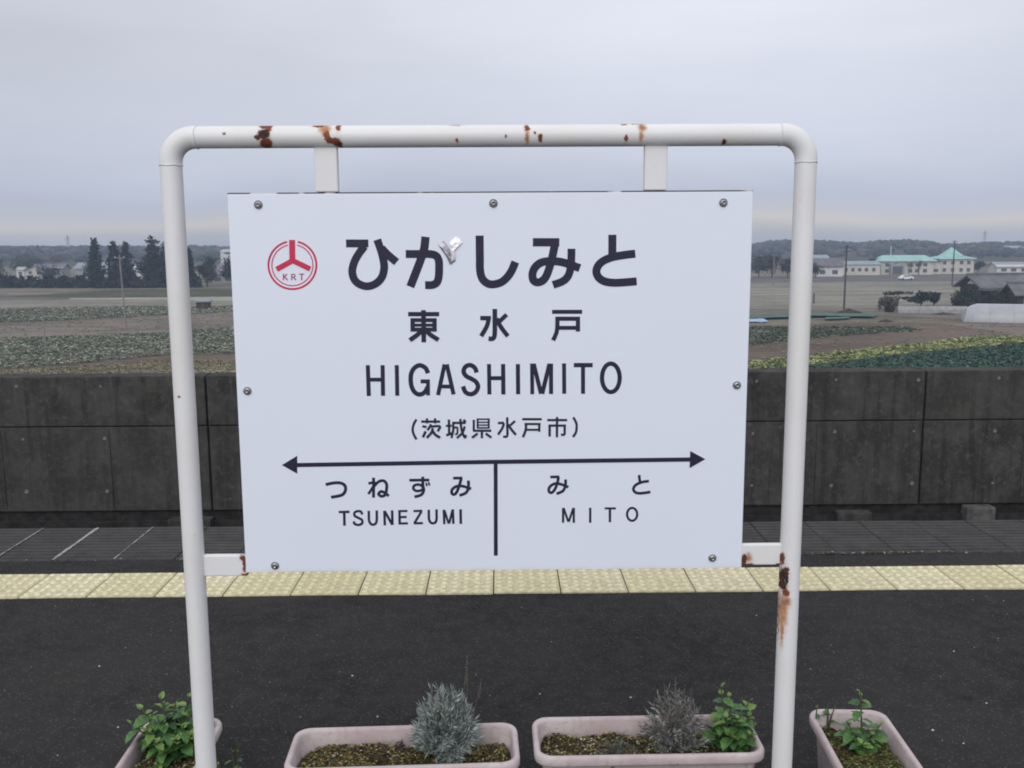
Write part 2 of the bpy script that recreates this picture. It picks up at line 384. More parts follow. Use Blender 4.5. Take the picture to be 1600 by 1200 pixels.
TANTRACK = soilmat('pale track', (0.30, 0.29, 0.23), (0.37, 0.36, 0.29))
BANK = soilmat('dark grass bank', (0.060, 0.068, 0.042), (0.100, 0.100, 0.062))
GREYROAD = soilmat('grey farm road', (0.125, 0.118, 0.112), (0.16, 0.15, 0.145))
PALESOIL = soilmat('pale pinkish soil', (0.150, 0.128, 0.105), (0.215, 0.186, 0.155), 0.35, 0.3, 2)
CROPBED = soilmat('crop bed', (0.105, 0.115, 0.080), (0.165, 0.158, 0.118))
GREENNET = plain('green crop netting', (0.040, 0.125, 0.085), 0.7, 0.3, 0.8)
BLUE = plain('blue sheet', (0.30, 0.42, 0.58), 0.5, 0.2, 1)
HILLSOIL = soilmat('hill ground', (0.055, 0.055, 0.035), (0.08, 0.075, 0.05))
CREAM = plain('cream render', (0.52, 0.495, 0.44), 0.9, 0.08, 0.4)
WHITE = plain('white render', (0.58, 0.575, 0.565), 0.9, 0.08, 0.4)
GREYWALL = plain('grey siding', (0.30, 0.30, 0.30), 0.9, 0.12, 0.6)
DARKWOOD = plain('dark timber', (0.055, 0.045, 0.04), 0.9, 0.25, 1)
TEAL = plain('teal metal roof', (0.30, 0.50, 0.465), 0.6, 0.12, 0.3)
SLATE = plain('grey tiled roof', (0.14, 0.14, 0.152), 0.7, 0.2, 0.8)
PURPLE = plain('violet grey roof', (0.185, 0.17, 0.21), 0.7, 0.15, 0.6)
BLUEROOF = plain('pale blue roof', (0.26, 0.31, 0.36), 0.6, 0.12, 0.6)
GLASS = plain('dark window glass', (0.10, 0.105, 0.11), 0.15, 0.1, 1, spec=0.6)
TRIM = plain('light trim', (0.55, 0.55, 0.53), 0.8, 0.08, 1)
POLEC = plain('pole concrete', (0.22, 0.21, 0.20), 0.9, 0.15, 1)
POLEDARK = plain('pole timber', (0.075, 0.068, 0.06), 0.9, 0.2, 1)
GALV = plain('galvanised steel', (0.40, 0.41, 0.42), 0.5, 0.15, 2, metallic=0.5)
FILM = plain('greenhouse film', (0.36, 0.37, 0.385), 0.3, 0.08, 0.6, spec=0.5)
OLDFILM = plain('old tunnel film', (0.27, 0.28, 0.275), 0.6, 0.2, 1.2, spec=0.4)
CARPAINT = plain('white car paint', (0.75, 0.75, 0.76), 0.3, 0.03, 1, spec=0.5)
TYRE = plain('tyre rubber', (0.02, 0.02, 0.02), 0.9, 0.2, 4)

# ================================================================== STATION STRUCTURE
FZ = -9.8                               # level of the fields below the viaduct
mb = MB(); mb.box(-60, 60, -6, 8.75, FZ - 0.5, -1.35); mb.build('viaduct', WALLDARK, kind='structure')
mb = MB()
nx, ny = 120, 60
mb.box(-40, 40, -4, 4.486, -1.349, -0.012)
plat = mb.build('platform', ASPHALT, kind='structure')
# asphalt surface: one sheet with very slight unevenness
xs = np.linspace(-8, 8, 161); ys = np.linspace(-1, 4.486, 57)
V = []; 
def zsurf(x, y):
    return 0.0016 * math.sin(x * 2.3 + y * 1.1) + 0.0013 * math.sin(x * 5.1 - y * 3.7 + 1)  - 0.0015
for y in ys:
    for x in xs: V.append((x, y, zsurf(x, y)))
Fq = [(j * 161 + i, j * 161 + i + 1, (j + 1) * 161 + i + 1, (j + 1) * 161 + i) for j in range(56) for i in range(160)]
mb = MB(); mb.add(V, Fq)
mb.add([(-40, -4, -.002), (-8, -4, -.002), (-8, 4.486, -.002), (-40, 4.486, -.002)], [(0, 1, 2, 3)])
mb.add([(8, -4, -.002), (40, -4, -.002), (40, 4.486, -.002), (8, 4.486, -.002)], [(0, 1, 2, 3)])
mb.add([(-8, -4, -.002), (8, -4, -.002), (8, -1, -.002), (-8, -1, -.002)], [(0, 1, 2, 3)])
mb.build('asphalt', ASPHALT, plat, smooth=True)
mb = MB(); mb.box(-40, 40, 4.488, 4.98, -1.349, -0.075); mb.build('edge_beam', WALLDARK, plat)
# yellow guide tiles
mb = MB(); g = 0.1475
mb.add([(-g, -g, -.006), (g, -g, -.006), (g, g, -.006), (-g, g, -.006), (-g, -g, .0005), (g, -g, .0005), (g, g, .0005), (-g, g, .0005),
        (-g + .002, -g + .002, .002), (g - .002, -g + .002, .002), (g - .002, g - .002, .002), (-g + .002, g - .002, .002)],
       [(0, 1, 5, 4), (1, 2, 6, 5), (2, 3, 7, 6), (3, 0, 4, 7), (4, 5, 9, 8), (5, 6, 10, 9), (6, 7, 11, 10), (7, 4, 8, 11), (8, 9, 10, 11)])
for i in range(6):
    for j in range(6):
        cx, cy = -.125 + .05 * i, -.125 + .05 * j
        mb.lathe([(.0135, .002), (.0105, .0062), (.006, .0070)], 8, (cx, cy, 0))
tile = mb.build('tactile_tile', TACTILE, plat)
tmesh = tile.data
for k in range(-15, 15):
    o = tile if k == -15 else link('tactile_tile', tmesh, None, plat)
    o.location = (-0.048 + 0.3 * k + 0.15, 4.137, 0.004 + rnd.uniform(-.0008, .0012)); o.rotation_euler = (rnd.uniform(-.003, .003), rnd.uniform(-.003, .003), rnd.uniform(-.004, .004))
# grooved slabs along the edge
mb = MB(); prof = [(-.275, -.07), (-.275, -.004), (-.271, 0)]
for k in range(10):
    y = -.225 + .05 * k
    prof += [(y - .008, 0), (y - .005, -.009), (y + .005, -.009), (y + .008, 0)]
prof += [(.268, 0), (.275, -.007), (.275, -.07)]
n = len(prof); gx = .1475
mb.add([(-gx, y, z) for y, z in prof] + [(gx, y, z) for y, z in prof], [(i, i + 1, n + i + 1, n + i) for i in range(n - 1)] + [tuple(range(n)), tuple(reversed(range(n, 2 * n))), (0, n, 2 * n - 1, n - 1)])
slab = mb.build('edge_slab', SLAB, plat)
for k in range(-16, 16):
    o = slab if k == -16 else link('edge_slab', slab.data, None, plat)
    o.location = (-2.235 + 0.3 * (k + 7) + 0.15, 4.766, rnd.uniform(-.002, .002)); o.rotation_euler = (rnd.uniform(-.003, .003), rnd.uniform(-.003, .003), rnd.uniform(-.003, .003))
mb = MB()
for x, w in ((-2.535, .005), (-2.235, .010), (-1.935, .0035)):
    V = []; 
    for i in range(20):
        y = 4.50 + .53 * i / 19; ww = w * rnd.uniform(.3, 1.2)
        V += [(x - ww, y, .0025), (x + ww, y, .0025)]
    mb.add(V, [(2 * i, 2 * i + 1, 2 * i + 3, 2 * i + 2) for i in range(19)])
mb.build('mortar_joint', MORTAR, plat)
# moss along the slab front, loose stones on the asphalt
V = []; C = []
for k in range(420):
    x = rnd.choice([rnd.gauss(1.75, .18), rnd.gauss(2.0, .3), rnd.uniform(-3, 3), rnd.gauss(-1.35, .12)]); y = 4.487 + rnd.gauss(0, .007); s = rnd.uniform(.003, .010)
    a = rnd.uniform(0, 6.28); z = rnd.uniform(.001, .006)
    V.append([(x + s * math.cos(a + q), y + s * .6 * math.sin(a + q), z + (.004 if q in (0, 1.57) else 0)) for q in (0, 1.57, 3.14, 4.71)])
    C.append(rnd.choice([(.07, .08, .03), (.16, .15, .10), (.24, .23, .2), (.05, .06, .03)]))
quads('moss', np.array(V), LITTER, np.array(C), kind='stuff')['label'] = 'moss and grit along the seam before the grooved slabs'
mb = MB()
spots = [(.43, 3.02), (.55, 2.86), (1.70, 3.35), (1.62, 2.95), (1.05, 3.72), (-1.25, 2.85), (-1.5, 3.3), (-.55, 3.2), (-.42, 2.9), (.12, 3.05), (1.36, 2.78), (1.42, 2.70), (1.75, 2.55)]
for k in range(150): spots.append((rnd.uniform(-2.6, 2.8), rnd.uniform(2.1, 3.95)))
for i, (x, y) in enumerate(spots):
    s = rnd.uniform(.003, .0055) if i < 13 else rnd.uniform(.001, .0028)
    col = rnd.choice([(.55, .54, .5), (.4, .39, .36), (.25, .24, .2)]) if i >= 13 else (.6, .59, .56)
    P = [(x + s * rnd.uniform(.6, 1.2) * dx, y + s * rnd.uniform(.6, 1.2) * dy, zsurf(x, y) + s * .6 + s * .7 * dz) for dx, dy, dz in ((1, 0, 0), (0, 1, 0), (-1, 0, 0), (0, -1, 0), (0, 0, 1), (0, 0, -1))]
    mb.add(P, [(0, 1, 4), (1, 2, 4), (2, 3, 4), (3, 0, 4), (1, 0, 5), (2, 1, 5), (3, 2, 5), (0, 3, 5)], col)
o = mb.build('grit', LITTER, kind='stuff'); o['label'] = 'pale grit scattered on the dark asphalt'

mb = MB(); mb.box(-60, 60, 4.985, 8.40, -1.345, -1.25); mb.build('trackbed', BALLAST, kind='structure')

# ------------------------------------------------------------------ parapet wall beyond the track
wall = thing('parapet_wall', 'dark weathered concrete wall across the track with formed panel joints', 'wall', (0, 8.5, 0))
mb = MB(); mb.box(-46, 46, .035, .22, -1.24, .335); mb.build('wall_core', WALLDARK, wall)
WX = -2.71
for k in range(-4, 4):
    x0, x1 = WX + 6.6 * k + .009, WX + 6.6 * (k + 1) - .009
    mb = MB(); mb.box(x0, x1, 0, .24, -.101, .358); mb.build('upper_panel', WALL, wall, bevel=.009)
    mb = MB(); mb.box(x0, x1, .004, .034, -.905, -.110); mb.build('lower_panel', WALL, wall, bevel=.008)
    # faint board marks of the formwork
    mb = MB()
    for j in range(1, 7):
        x = x0 + (x1 - x0) * j / 7 + rnd.uniform(-.05, .05)
        mb.add([(x - .004, .0005, -.89), (x + .004, .0005, -.89), (x + .003, .0005, -.13), (x - .003, .0005, -.13)], [(0, 1, 2, 3)])
    mb.build('form_mark', WALLDARK, wall)
plug = None
for k in range(-14, 14):
    for z in (.278, -.215, -.711):
        x = -4.415 + .748 * k
        if rnd.random() < .34 and not (-4.5 < x < -3.5) and not (3 < x < 4.6): continue
        if plug is None:
            mb = MB(); mb.lathe([(.021, 0), (.019, .005), (.008, .002)], 10, (0, 0, 0), '-y'); plug = mb.build('tie_plug', PLUG, wall); o = plug
        else: o = link('tie_plug', plug.data, None, wall)
        o.location = (x + rnd.uniform(-.01, .01), .004 if z < 0 else 0, z + rnd.uniform(-.01, .01)); s = rnd.uniform(.55, 1.05); o.scale = (s, 1, s)
mb = MB(); mb.box(-46, 46, -.02, .035, -1.24, -1.0); mb.build('wall_footing', WALLDARK, wall)  # shade below the panels painted in with the near black colour
for x0, x1, z0, z1 in ((4.30, 4.57, -1.04, -.915), (3.10, 3.42, -1.0, -.955), (-3.1, -2.7, -1.0, -.965)):
    mb = MB(); mb.box(x0, x1, -.10, .03, z0 - .25, z1); mb.build('concrete_block', BLOCK if x0 > 4 else WALL, wall, bevel=.012)

# ================================================================== STATION SIGN
D = {"name_kana":[[[18.0,"l",[[-333.2,336.0],[-282.0,335.7]]],[18.0,"c",[[-291.2,329.4],[-304.5,312.7],[-315.2,294.5],[-320.8,274.4],[-317.7,256.0],[-306.9,243.9],[-287.7,237.9],[-267.2,244.2],[-252.9,259.2],[-247.4,279.4],[-248.6,297.8],[-253.2,317.9],[-261.5,344.3]]],[18.0,"c",[[-252.1,324.8],[-236.9,308.7],[-218.5,293.0]]]],[[19.1,"c",[[-150.9,350.1],[-154.6,322.8],[-163.4,297.2],[-175.1,268.0],[-188.2,236.4]]],[18.2,"c",[[-197.0,311.2],[-166.8,311.0],[-141.0,310.7],[-127.3,306.5],[-121.4,295.2],[-121.0,276.8],[-122.4,258.4],[-127.0,245.6],[-137.7,240.1],[-153.8,239.8]]]],[[18.5,"c",[[-26.9,352.2],[-26.9,329.0],[-26.9,302.5],[-26.7,273.2],[-22.0,254.5],[-11.4,243.8],[2.0,240.5],[20.9,244.9],[35.7,256.8],[46.6,272.8],[54.7,291.9]]]],[[19.0,"l",[[95.1,336.2],[156.0,335.8]]],[18.5,"c",[[146.4,334.6],[141.9,312.1],[134.7,282.9],[125.8,258.9],[116.4,247.8],[105.1,244.6],[96.2,249.8],[94.1,264.5],[100.3,279.1],[113.7,289.7],[132.5,293.0],[156.7,291.6],[178.2,285.8],[203.4,276.6]]],[17.9,"c",[[183.9,321.1],[183.7,301.2],[182.2,278.6],[176.1,258.6],[163.7,246.7],[141.4,238.5]]]],[[18.5,"l",[[277.7,352.3],[278.2,306.0]]],[18.5,"c",[[331.0,308.9],[304.2,305.8],[274.7,300.2],[252.0,288.9],[241.9,272.9],[245.5,256.9],[260.4,246.1],[283.4,242.5],[310.3,243.6],[335.1,245.6]]]]],"foil":[[[0.0,"p",[[-123.1,332.6],[-109.2,341.1],[-99.3,327.9],[-90.9,311.5],[-82.6,294.9],[-95.7,286.2],[-103.3,304.2]]]],[[0.0,"p",[[-95.4,336.7],[-79.9,351.1],[-66.0,337.2],[-82.8,321.5],[-85.7,311.4],[-82.5,299.5],[-92.4,294.1],[-94.9,315.1],[-89.2,326.0]]]]],"kanji":[[[10.3,"l",[[-194.7,173.0],[-122.7,172.6]]],[10.9,"l",[[-158.9,182.2],[-159.6,107.2]]],[9.2,"l",[[-189.3,159.2],[-128.6,158.8]]],[7.1,"l",[[-189.6,147.6],[-128.8,147.2]]],[9.2,"l",[[-189.8,137.3],[-129.0,136.9]]],[9.8,"l",[[-184.4,163.5],[-185.0,132.6]]],[9.8,"l",[[-133.6,163.2],[-134.2,132.3]]],[10.3,"c",[[-163.9,134.4],[-175.5,124.1],[-192.0,112.8]]],[10.3,"c",[[-154.2,134.3],[-142.2,123.9],[-125.3,112.9]]]],[[10.9,"c",[[6.5,183.9],[6.2,153.6],[6.0,130.5],[4.3,118.3],[-0.9,114.2],[-8.7,114.8]]],[10.3,"l",[[-27.5,162.7],[-2.6,162.6]]],[10.3,"c",[[-7.8,161.8],[-12.3,144.2],[-25.8,120.7]]],[9.8,"l",[[33.9,170.7],[15.7,153.5]]],[10.3,"c",[[10.4,161.7],[20.2,142.1],[36.3,120.3]]]],[[9.5,"l",[[139.4,176.2],[209.2,175.8]]],[9.8,"l",[[147.0,160.2],[204.4,159.8]]],[9.8,"l",[[199.5,164.2],[199.7,130.0]]],[9.2,"l",[[151.9,139.0],[204.0,138.7]]],[9.8,"c",[[151.9,164.5],[151.4,140.4],[149.2,126.8],[141.9,110.0]]]]],"latin":[[[9.7,"l",[[-291.4,54.5],[-291.0,-18.6]]],[9.7,"l",[[-256.8,54.3],[-257.7,-18.3]]],[9.1,"l",[[-291.6,20.3],[-256.9,20.1]]]],[[9.5,"l",[[-223.8,54.1],[-224.3,-18.5]]]],[[10.7,"c",[[-151.0,34.4],[-156.9,46.9],[-170.2,53.3],[-182.7,47.1],[-190.2,34.6],[-192.0,17.9],[-189.5,1.2],[-181.9,-11.5],[-170.6,-15.8],[-159.5,-10.0],[-152.6,1.9]]],[9.5,"l",[[-168.9,15.3],[-147.2,15.1]]],[8.7,"l",[[-151.7,18.7],[-151.8,-18.0]]]],[[9.7,"l",[[-128.7,-17.8],[-112.0,55.3]]],[9.7,"l",[[-107.0,55.3],[-92.0,-16.3]]],[9.1,"l",[[-123.6,2.8],[-95.7,2.6]]]],[[10.7,"c",[[-37.3,35.2],[-41.3,46.1],[-51.5,52.8],[-62.9,49.4],[-67.8,37.9],[-62.2,27.4],[-50.9,21.1],[-39.6,13.7],[-34.5,2.1],[-39.9,-10.4],[-51.3,-16.0],[-63.7,-11.3],[-69.8,2.8]]]],[[9.5,"l",[[-8.2,55.2],[-7.9,-17.0]]],[9.9,"l",[[24.8,55.0],[24.9,-17.2]]],[9.5,"l",[[-8.1,21.8],[25.0,21.6]]]],[[9.9,"l",[[59.4,54.7],[59.6,-17.1]]]],[[9.1,"l",[[92.4,55.5],[92.9,-17.3]]],[9.5,"l",[[137.1,55.2],[137.1,-17.0]]],[9.9,"l",[[96.2,55.1],[113.6,-16.2]]],[9.9,"l",[[133.4,54.8],[116.1,-16.2]]]],[[9.5,"l",[[167.5,55.4],[168.1,-16.6]]]],[[10.3,"l",[[190.3,51.1],[234.8,50.8]]],[9.5,"l",[[212.0,50.5],[212.4,-17.0]]]],[[10.3,"c",[[298.3,20.2],[297.9,12.7],[296.4,5.6],[294.0,-0.8],[290.8,-6.2],[286.9,-10.2],[282.5,-12.6],[277.9,-13.4],[273.3,-12.6],[268.8,-10.0],[264.9,-6.0],[261.5,-0.6],[259.0,5.9],[257.4,13.0],[256.8,20.5],[257.3,28.0],[258.7,35.1],[261.2,41.5],[264.4,46.8],[268.3,50.8],[272.6,53.2],[277.2,54.0],[281.9,53.1],[286.3,50.6],[290.2,46.6],[293.6,41.2],[296.1,34.8],[297.7,27.7],[298.3,20.2]]]]],"city":[[[5.1,"c",[[-180.5,-75.3],[-187.0,-86.4],[-189.9,-99.4],[-187.8,-111.0],[-181.5,-123.5]]]],[[5.1,"l",[[-169.4,-80.7],[-124.7,-81.1]]],[4.8,"l",[[-155.5,-72.9],[-155.7,-85.2]]],[4.8,"l",[[-136.6,-73.0],[-136.8,-85.3]]],[4.8,"c",[[-167.2,-92.0],[-156.9,-93.5]]],[5.3,"l",[[-159.5,-104.0],[-166.2,-118.4]]],[4.8,"c",[[-146.4,-87.0],[-150.2,-94.2],[-155.2,-101.4]]],[4.8,"c",[[-148.3,-92.7],[-126.0,-92.3],[-131.0,-104.2]]],[5.1,"c",[[-142.7,-96.8],[-145.3,-106.2],[-156.9,-119.6]]],[5.3,"c",[[-142.8,-103.4],[-136.6,-112.1],[-125.6,-119.5]]]],[[5.1,"l",[[-104.0,-76.2],[-103.9,-113.1]]],[4.8,"l",[[-111.3,-91.3],[-97.6,-91.4]]],[5.3,"l",[[-111.0,-114.2],[-97.8,-109.5]]],[4.8,"l",[[-96.3,-84.2],[-64.3,-84.4]]],[4.8,"c",[[-94.0,-84.5],[-94.3,-101.6],[-98.6,-120.7]]],[3.9,"c",[[-92.2,-95.8],[-84.7,-95.8],[-85.0,-109.6],[-89.9,-112.0]]],[4.8,"c",[[-77.0,-74.9],[-75.8,-91.6],[-73.2,-106.1],[-66.9,-119.5],[-64.3,-113.4]]],[4.5,"c",[[-66.9,-92.8],[-72.5,-107.5],[-85.8,-120.8]]],[4.8,"l",[[-69.5,-76.9],[-64.5,-82.4]]]],[[4.8,"l",[[-45.4,-77.3],[-45.7,-104.1]]],[4.8,"l",[[-47.5,-103.7],[-4.1,-104.0]]],[3.9,"l",[[-36.4,-74.2],[-36.6,-98.3]]],[3.9,"l",[[-10.0,-74.4],[-10.2,-98.5]]],[3.1,"l",[[-38.0,-75.8],[-8.1,-76.0]]],[2.8,"l",[[-38.0,-83.2],[-8.2,-83.4]]],[2.8,"l",[[-38.1,-89.8],[-8.3,-90.1]]],[3.1,"l",[[-38.2,-96.7],[-8.3,-96.9]]],[4.8,"l",[[-26.6,-103.8],[-26.8,-121.3]]],[4.8,"l",[[-36.6,-110.0],[-50.1,-120.1]]],[4.8,"l",[[-17.3,-110.2],[-4.5,-120.0]]]],[[5.1,"c",[[33.6,-71.9],[33.7,-95.3],[33.8,-112.0],[31.9,-118.3],[23.6,-118.5]]],[5.1,"l",[[11.5,-85.5],[26.1,-85.1]]],[5.1,"c",[[25.3,-85.9],[22.5,-96.7],[11.7,-113.3]]],[4.8,"l",[[52.0,-80.7],[41.3,-90.8]]],[5.1,"c",[[36.0,-88.8],[43.4,-101.2],[53.8,-114.1]]]],[[5.1,"l",[[69.1,-76.8],[115.3,-77.2]]],[4.8,"l",[[74.8,-88.4],[112.5,-88.7]]],[4.8,"l",[[109.2,-86.5],[109.2,-107.2]]],[4.5,"l",[[76.8,-102.2],[110.3,-102.5]]],[5.1,"c",[[77.3,-86.1],[77.3,-101.5],[70.6,-119.9]]]],[[5.1,"l",[[128.1,-79.4],[175.1,-79.8]]],[5.1,"l",[[151.3,-71.9],[151.0,-121.2]]],[4.8,"l",[[131.0,-92.6],[172.3,-92.9]]],[5.1,"l",[[133.8,-90.6],[133.8,-118.9]]],[4.8,"c",[[169.4,-91.3],[169.3,-103.7],[168.5,-113.8],[160.7,-114.9]]]],[[5.1,"c",[[189.7,-73.1],[196.5,-86.5],[197.7,-98.1],[195.9,-109.7],[189.2,-120.8]]]]],"prev_kana":[[[6.6,"c",[[-399.7,-231.5],[-381.2,-227.8],[-364.5,-227.9],[-354.0,-234.6],[-353.6,-246.9],[-362.6,-257.5],[-388.1,-262.7]]]],[[6.1,"l",[[-285.4,-215.6],[-286.8,-264.5]]],[5.6,"c",[[-298.2,-229.5],[-282.9,-227.6],[-288.5,-240.1],[-298.9,-255.5]]],[6.1,"c",[[-287.2,-238.9],[-273.8,-225.5],[-261.8,-223.2],[-254.8,-231.8],[-255.7,-246.6],[-259.1,-257.6],[-267.5,-261.2],[-274.6,-255.8],[-268.4,-249.4],[-260.1,-252.7],[-250.3,-260.4]]]],[[6.1,"l",[[-200.4,-222.5],[-153.1,-222.4]]],[6.1,"c",[[-168.5,-214.1],[-168.4,-235.0],[-166.7,-247.3],[-172.9,-258.4],[-189.1,-263.4]]],[5.6,"c",[[-167.8,-239.9],[-176.0,-233.7],[-188.0,-234.8],[-191.5,-242.7],[-184.7,-248.6],[-173.9,-247.8],[-167.6,-242.9]]],[3.5,"l",[[-160.6,-228.9],[-158.9,-237.1]]],[3.5,"l",[[-154.9,-227.3],[-152.9,-235.6]]]],[[6.1,"l",[[-96.2,-218.4],[-74.2,-218.1]]],[6.1,"c",[[-76.6,-218.6],[-81.6,-235.8],[-87.8,-251.7],[-93.9,-258.3],[-99.9,-255.3],[-98.5,-245.5],[-87.6,-238.2],[-73.3,-238.3],[-53.8,-244.9]]],[6.1,"c",[[-60.0,-224.4],[-60.2,-240.9],[-66.3,-254.4],[-81.7,-260.9]]]]],"prev_latin":[[[5.6,"l",[[-370.9,-299.4],[-345.2,-298.9]]],[5.9,"l",[[-357.9,-298.8],[-358.3,-333.0]]]],[[5.6,"c",[[-314.8,-305.8],[-317.7,-299.1],[-324.8,-297.3],[-332.8,-300.7],[-333.1,-308.9],[-324.1,-314.2],[-315.9,-319.5],[-316.1,-327.7],[-324.7,-331.6],[-333.7,-328.8],[-335.9,-322.5]]]],[[5.6,"c",[[-299.2,-296.8],[-299.2,-308.0],[-299.1,-320.4],[-295.7,-328.6],[-289.8,-331.2],[-283.2,-328.0],[-280.6,-319.3],[-280.3,-308.1],[-280.0,-296.2]]]],[[5.6,"l",[[-261.8,-297.1],[-261.7,-333.2]]],[5.6,"l",[[-243.3,-296.1],[-243.4,-332.1]]],[5.6,"l",[[-261.3,-297.6],[-243.9,-331.6]]]],[[5.6,"l",[[-225.8,-295.7],[-225.9,-331.5]]],[4.9,"l",[[-226.1,-298.2],[-206.6,-297.9]]],[4.9,"l",[[-226.2,-313.1],[-208.9,-312.7]]],[4.9,"l",[[-226.1,-328.7],[-206.3,-328.4]]]],[[5.2,"l",[[-192.2,-298.5],[-171.3,-297.9]]],[5.4,"l",[[-173.0,-299.2],[-190.4,-327.6]]],[5.2,"l",[[-192.4,-328.6],[-170.3,-328.3]]]],[[5.6,"c",[[-155.7,-295.4],[-155.7,-306.8],[-155.4,-319.2],[-152.0,-326.7],[-146.2,-329.2],[-139.9,-326.3],[-137.4,-318.1],[-137.2,-306.9],[-137.0,-294.8]]]],[[5.4,"l",[[-119.7,-295.9],[-119.1,-331.5]]],[5.4,"l",[[-98.1,-294.9],[-97.4,-330.9]]],[4.9,"l",[[-118.5,-296.4],[-108.7,-330.1]]],[4.9,"l",[[-98.6,-295.6],[-107.7,-330.1]]]],[[5.9,"l",[[-79.6,-295.0],[-79.4,-331.1]]]]],"next_kana":[[[5.9,"l",[[135.4,-217.4],[156.9,-217.2]]],[5.9,"c",[[154.9,-217.9],[152.3,-231.9],[147.2,-245.9],[140.0,-255.2],[133.6,-254.8],[131.7,-247.6],[136.3,-239.3],[147.2,-233.7],[161.8,-235.7],[178.6,-242.8]]],[5.9,"c",[[171.8,-223.7],[171.3,-238.6],[165.5,-251.7],[150.5,-258.7]]]],[[5.7,"c",[[347.8,-214.3],[348.1,-221.4],[349.9,-231.7]]],[5.9,"c",[[371.0,-229.5],[355.0,-231.8],[340.5,-238.2],[334.3,-247.5],[338.0,-256.0],[349.9,-259.3],[375.1,-256.3]]]]],"next_latin":[[[5.2,"l",[[166.1,-293.6],[166.2,-330.5]]],[5.2,"l",[[191.7,-293.8],[191.9,-330.7]]],[4.8,"l",[[167.4,-294.2],[178.7,-328.1]]],[4.8,"l",[[190.6,-294.4],[179.6,-328.1]]]],[[5.3,"l",[[231.1,-294.0],[231.3,-331.1]]]],[[4.8,"l",[[265.9,-295.8],[292.8,-296.1]]],[5.5,"l",[[278.5,-295.9],[278.8,-330.0]]]],[[5.2,"c",[[344.1,-311.3],[343.8,-314.8],[343.0,-318.1],[341.6,-321.1],[339.7,-323.6],[337.4,-325.5],[334.9,-326.7],[332.2,-327.1],[329.5,-326.6],[326.9,-325.4],[324.6,-323.5],[322.7,-321.0],[321.2,-317.9],[320.2,-314.6],[319.9,-311.0],[320.1,-307.5],[321.0,-304.2],[322.4,-301.2],[324.3,-298.7],[326.6,-296.8],[329.1,-295.7],[331.8,-295.3],[334.5,-295.7],[337.0,-296.9],[339.4,-298.8],[341.3,-301.3],[342.8,-304.4],[343.7,-307.7],[344.1,-311.3]]]]],"arrow":[[[0.0,"p",[[-501.9,-183.0],[-464.5,-160.7],[-466.2,-204.4]]],[10.1,"l",[[-468.1,-183.3],[6.2,-179.4]]]],[[0.0,"p",[[504.8,-176.9],[468.3,-156.7],[467.7,-198.6]]],[10.1,"l",[[6.2,-179.4],[470.7,-177.4]]]]],"divider":[[[9.4,"l",[[5.4,-180.6],[3.9,-411.1]]]]],"emblem":[[[13.5,"l",[[-456.2,344.8],[-457.4,296.0]]],[12.0,"l",[[-455.7,298.4],[-494.3,278.1]]],[12.0,"l",[[-457.5,298.4],[-417.4,278.6]]]],[[2.7,"l",[[-479.0,267.7],[-479.6,253.0]]],[2.5,"l",[[-470.7,267.3],[-478.4,260.0]]],[2.5,"l",[[-476.8,261.2],[-470.0,253.0]]],[2.7,"l",[[-460.0,267.6],[-460.6,252.9]]],[2.2,"c",[[-460.0,266.4],[-454.5,266.4],[-452.4,263.5],[-454.7,260.5],[-460.3,260.3]]],[2.5,"l",[[-456.2,259.9],[-451.1,253.1]]],[2.5,"l",[[-443.0,266.9],[-431.5,266.8]]],[2.7,"l",[[-437.3,266.9],[-437.8,252.8]]]],[[4.5,"c",[[-443.3,340.3],[-437.0,338.4],[-431.0,335.8],[-425.4,332.4],[-420.3,328.4],[-415.7,323.7],[-411.7,318.6],[-408.4,312.9],[-405.9,306.9],[-404.1,300.6],[-403.0,294.1],[-402.8,287.5],[-403.4,280.9],[-404.8,274.4],[-407.0,268.0],[-409.9,262.0],[-413.5,256.3],[-417.8,251.1],[-422.7,246.4],[-428.1,242.3],[-434.0,238.9],[-440.1,236.1],[-446.6,234.2],[-453.2,233.0],[-459.9,232.7],[-466.6,233.1],[-473.1,234.4],[-479.4,236.4],[-485.3,239.2],[-490.9,242.7],[-496.0,246.8],[-500.5,251.6],[-504.3,256.9],[-507.5,262.6],[-509.9,268.7],[-511.6,275.0],[-512.5,281.6],[-512.5,288.2],[-511.8,294.8],[-510.2,301.3],[-507.9,307.5],[-504.9,313.5],[-501.1,319.1],[-496.7,324.2],[-491.8,328.8],[-486.3,332.7],[-480.5,336.0],[-474.3,338.6],[-467.9,340.4]]],[2.5,"c",[[-445.3,332.8],[-439.9,331.1],[-434.8,328.8],[-430.0,326.0],[-425.6,322.5],[-421.7,318.5],[-418.3,314.1],[-415.5,309.3],[-413.3,304.1],[-411.7,298.7],[-410.9,293.2],[-410.7,287.5],[-411.2,281.8],[-412.4,276.2],[-414.3,270.8],[-416.8,265.6],[-419.9,260.8],[-423.6,256.3],[-427.7,252.3],[-432.4,248.8],[-437.4,245.8],[-442.7,243.5],[-448.2,241.8],[-453.9,240.8],[-459.6,240.5],[-465.3,240.9],[-470.9,242.0],[-476.3,243.7],[-481.4,246.1],[-486.1,249.1],[-490.5,252.7],[-494.3,256.7],[-497.6,261.2],[-500.4,266.1],[-502.4,271.4],[-503.9,276.8],[-504.6,282.4],[-504.7,288.1],[-504.0,293.7],[-502.7,299.3],[-500.7,304.7],[-498.1,309.8],[-494.9,314.6],[-491.2,319.0],[-486.9,322.9],[-482.3,326.3],[-477.2,329.1],[-471.9,331.3],[-466.4,332.9]]]]],"screws":[[-529.6,424.4],[5.3,424.5],[531.1,423.1],[-574.7,-4.3],[574.6,0.9],[-528.5,-431.1],[528.0,-421.8]]}
CX, ZC, YS = -0.0236, 1.2065, 2.19
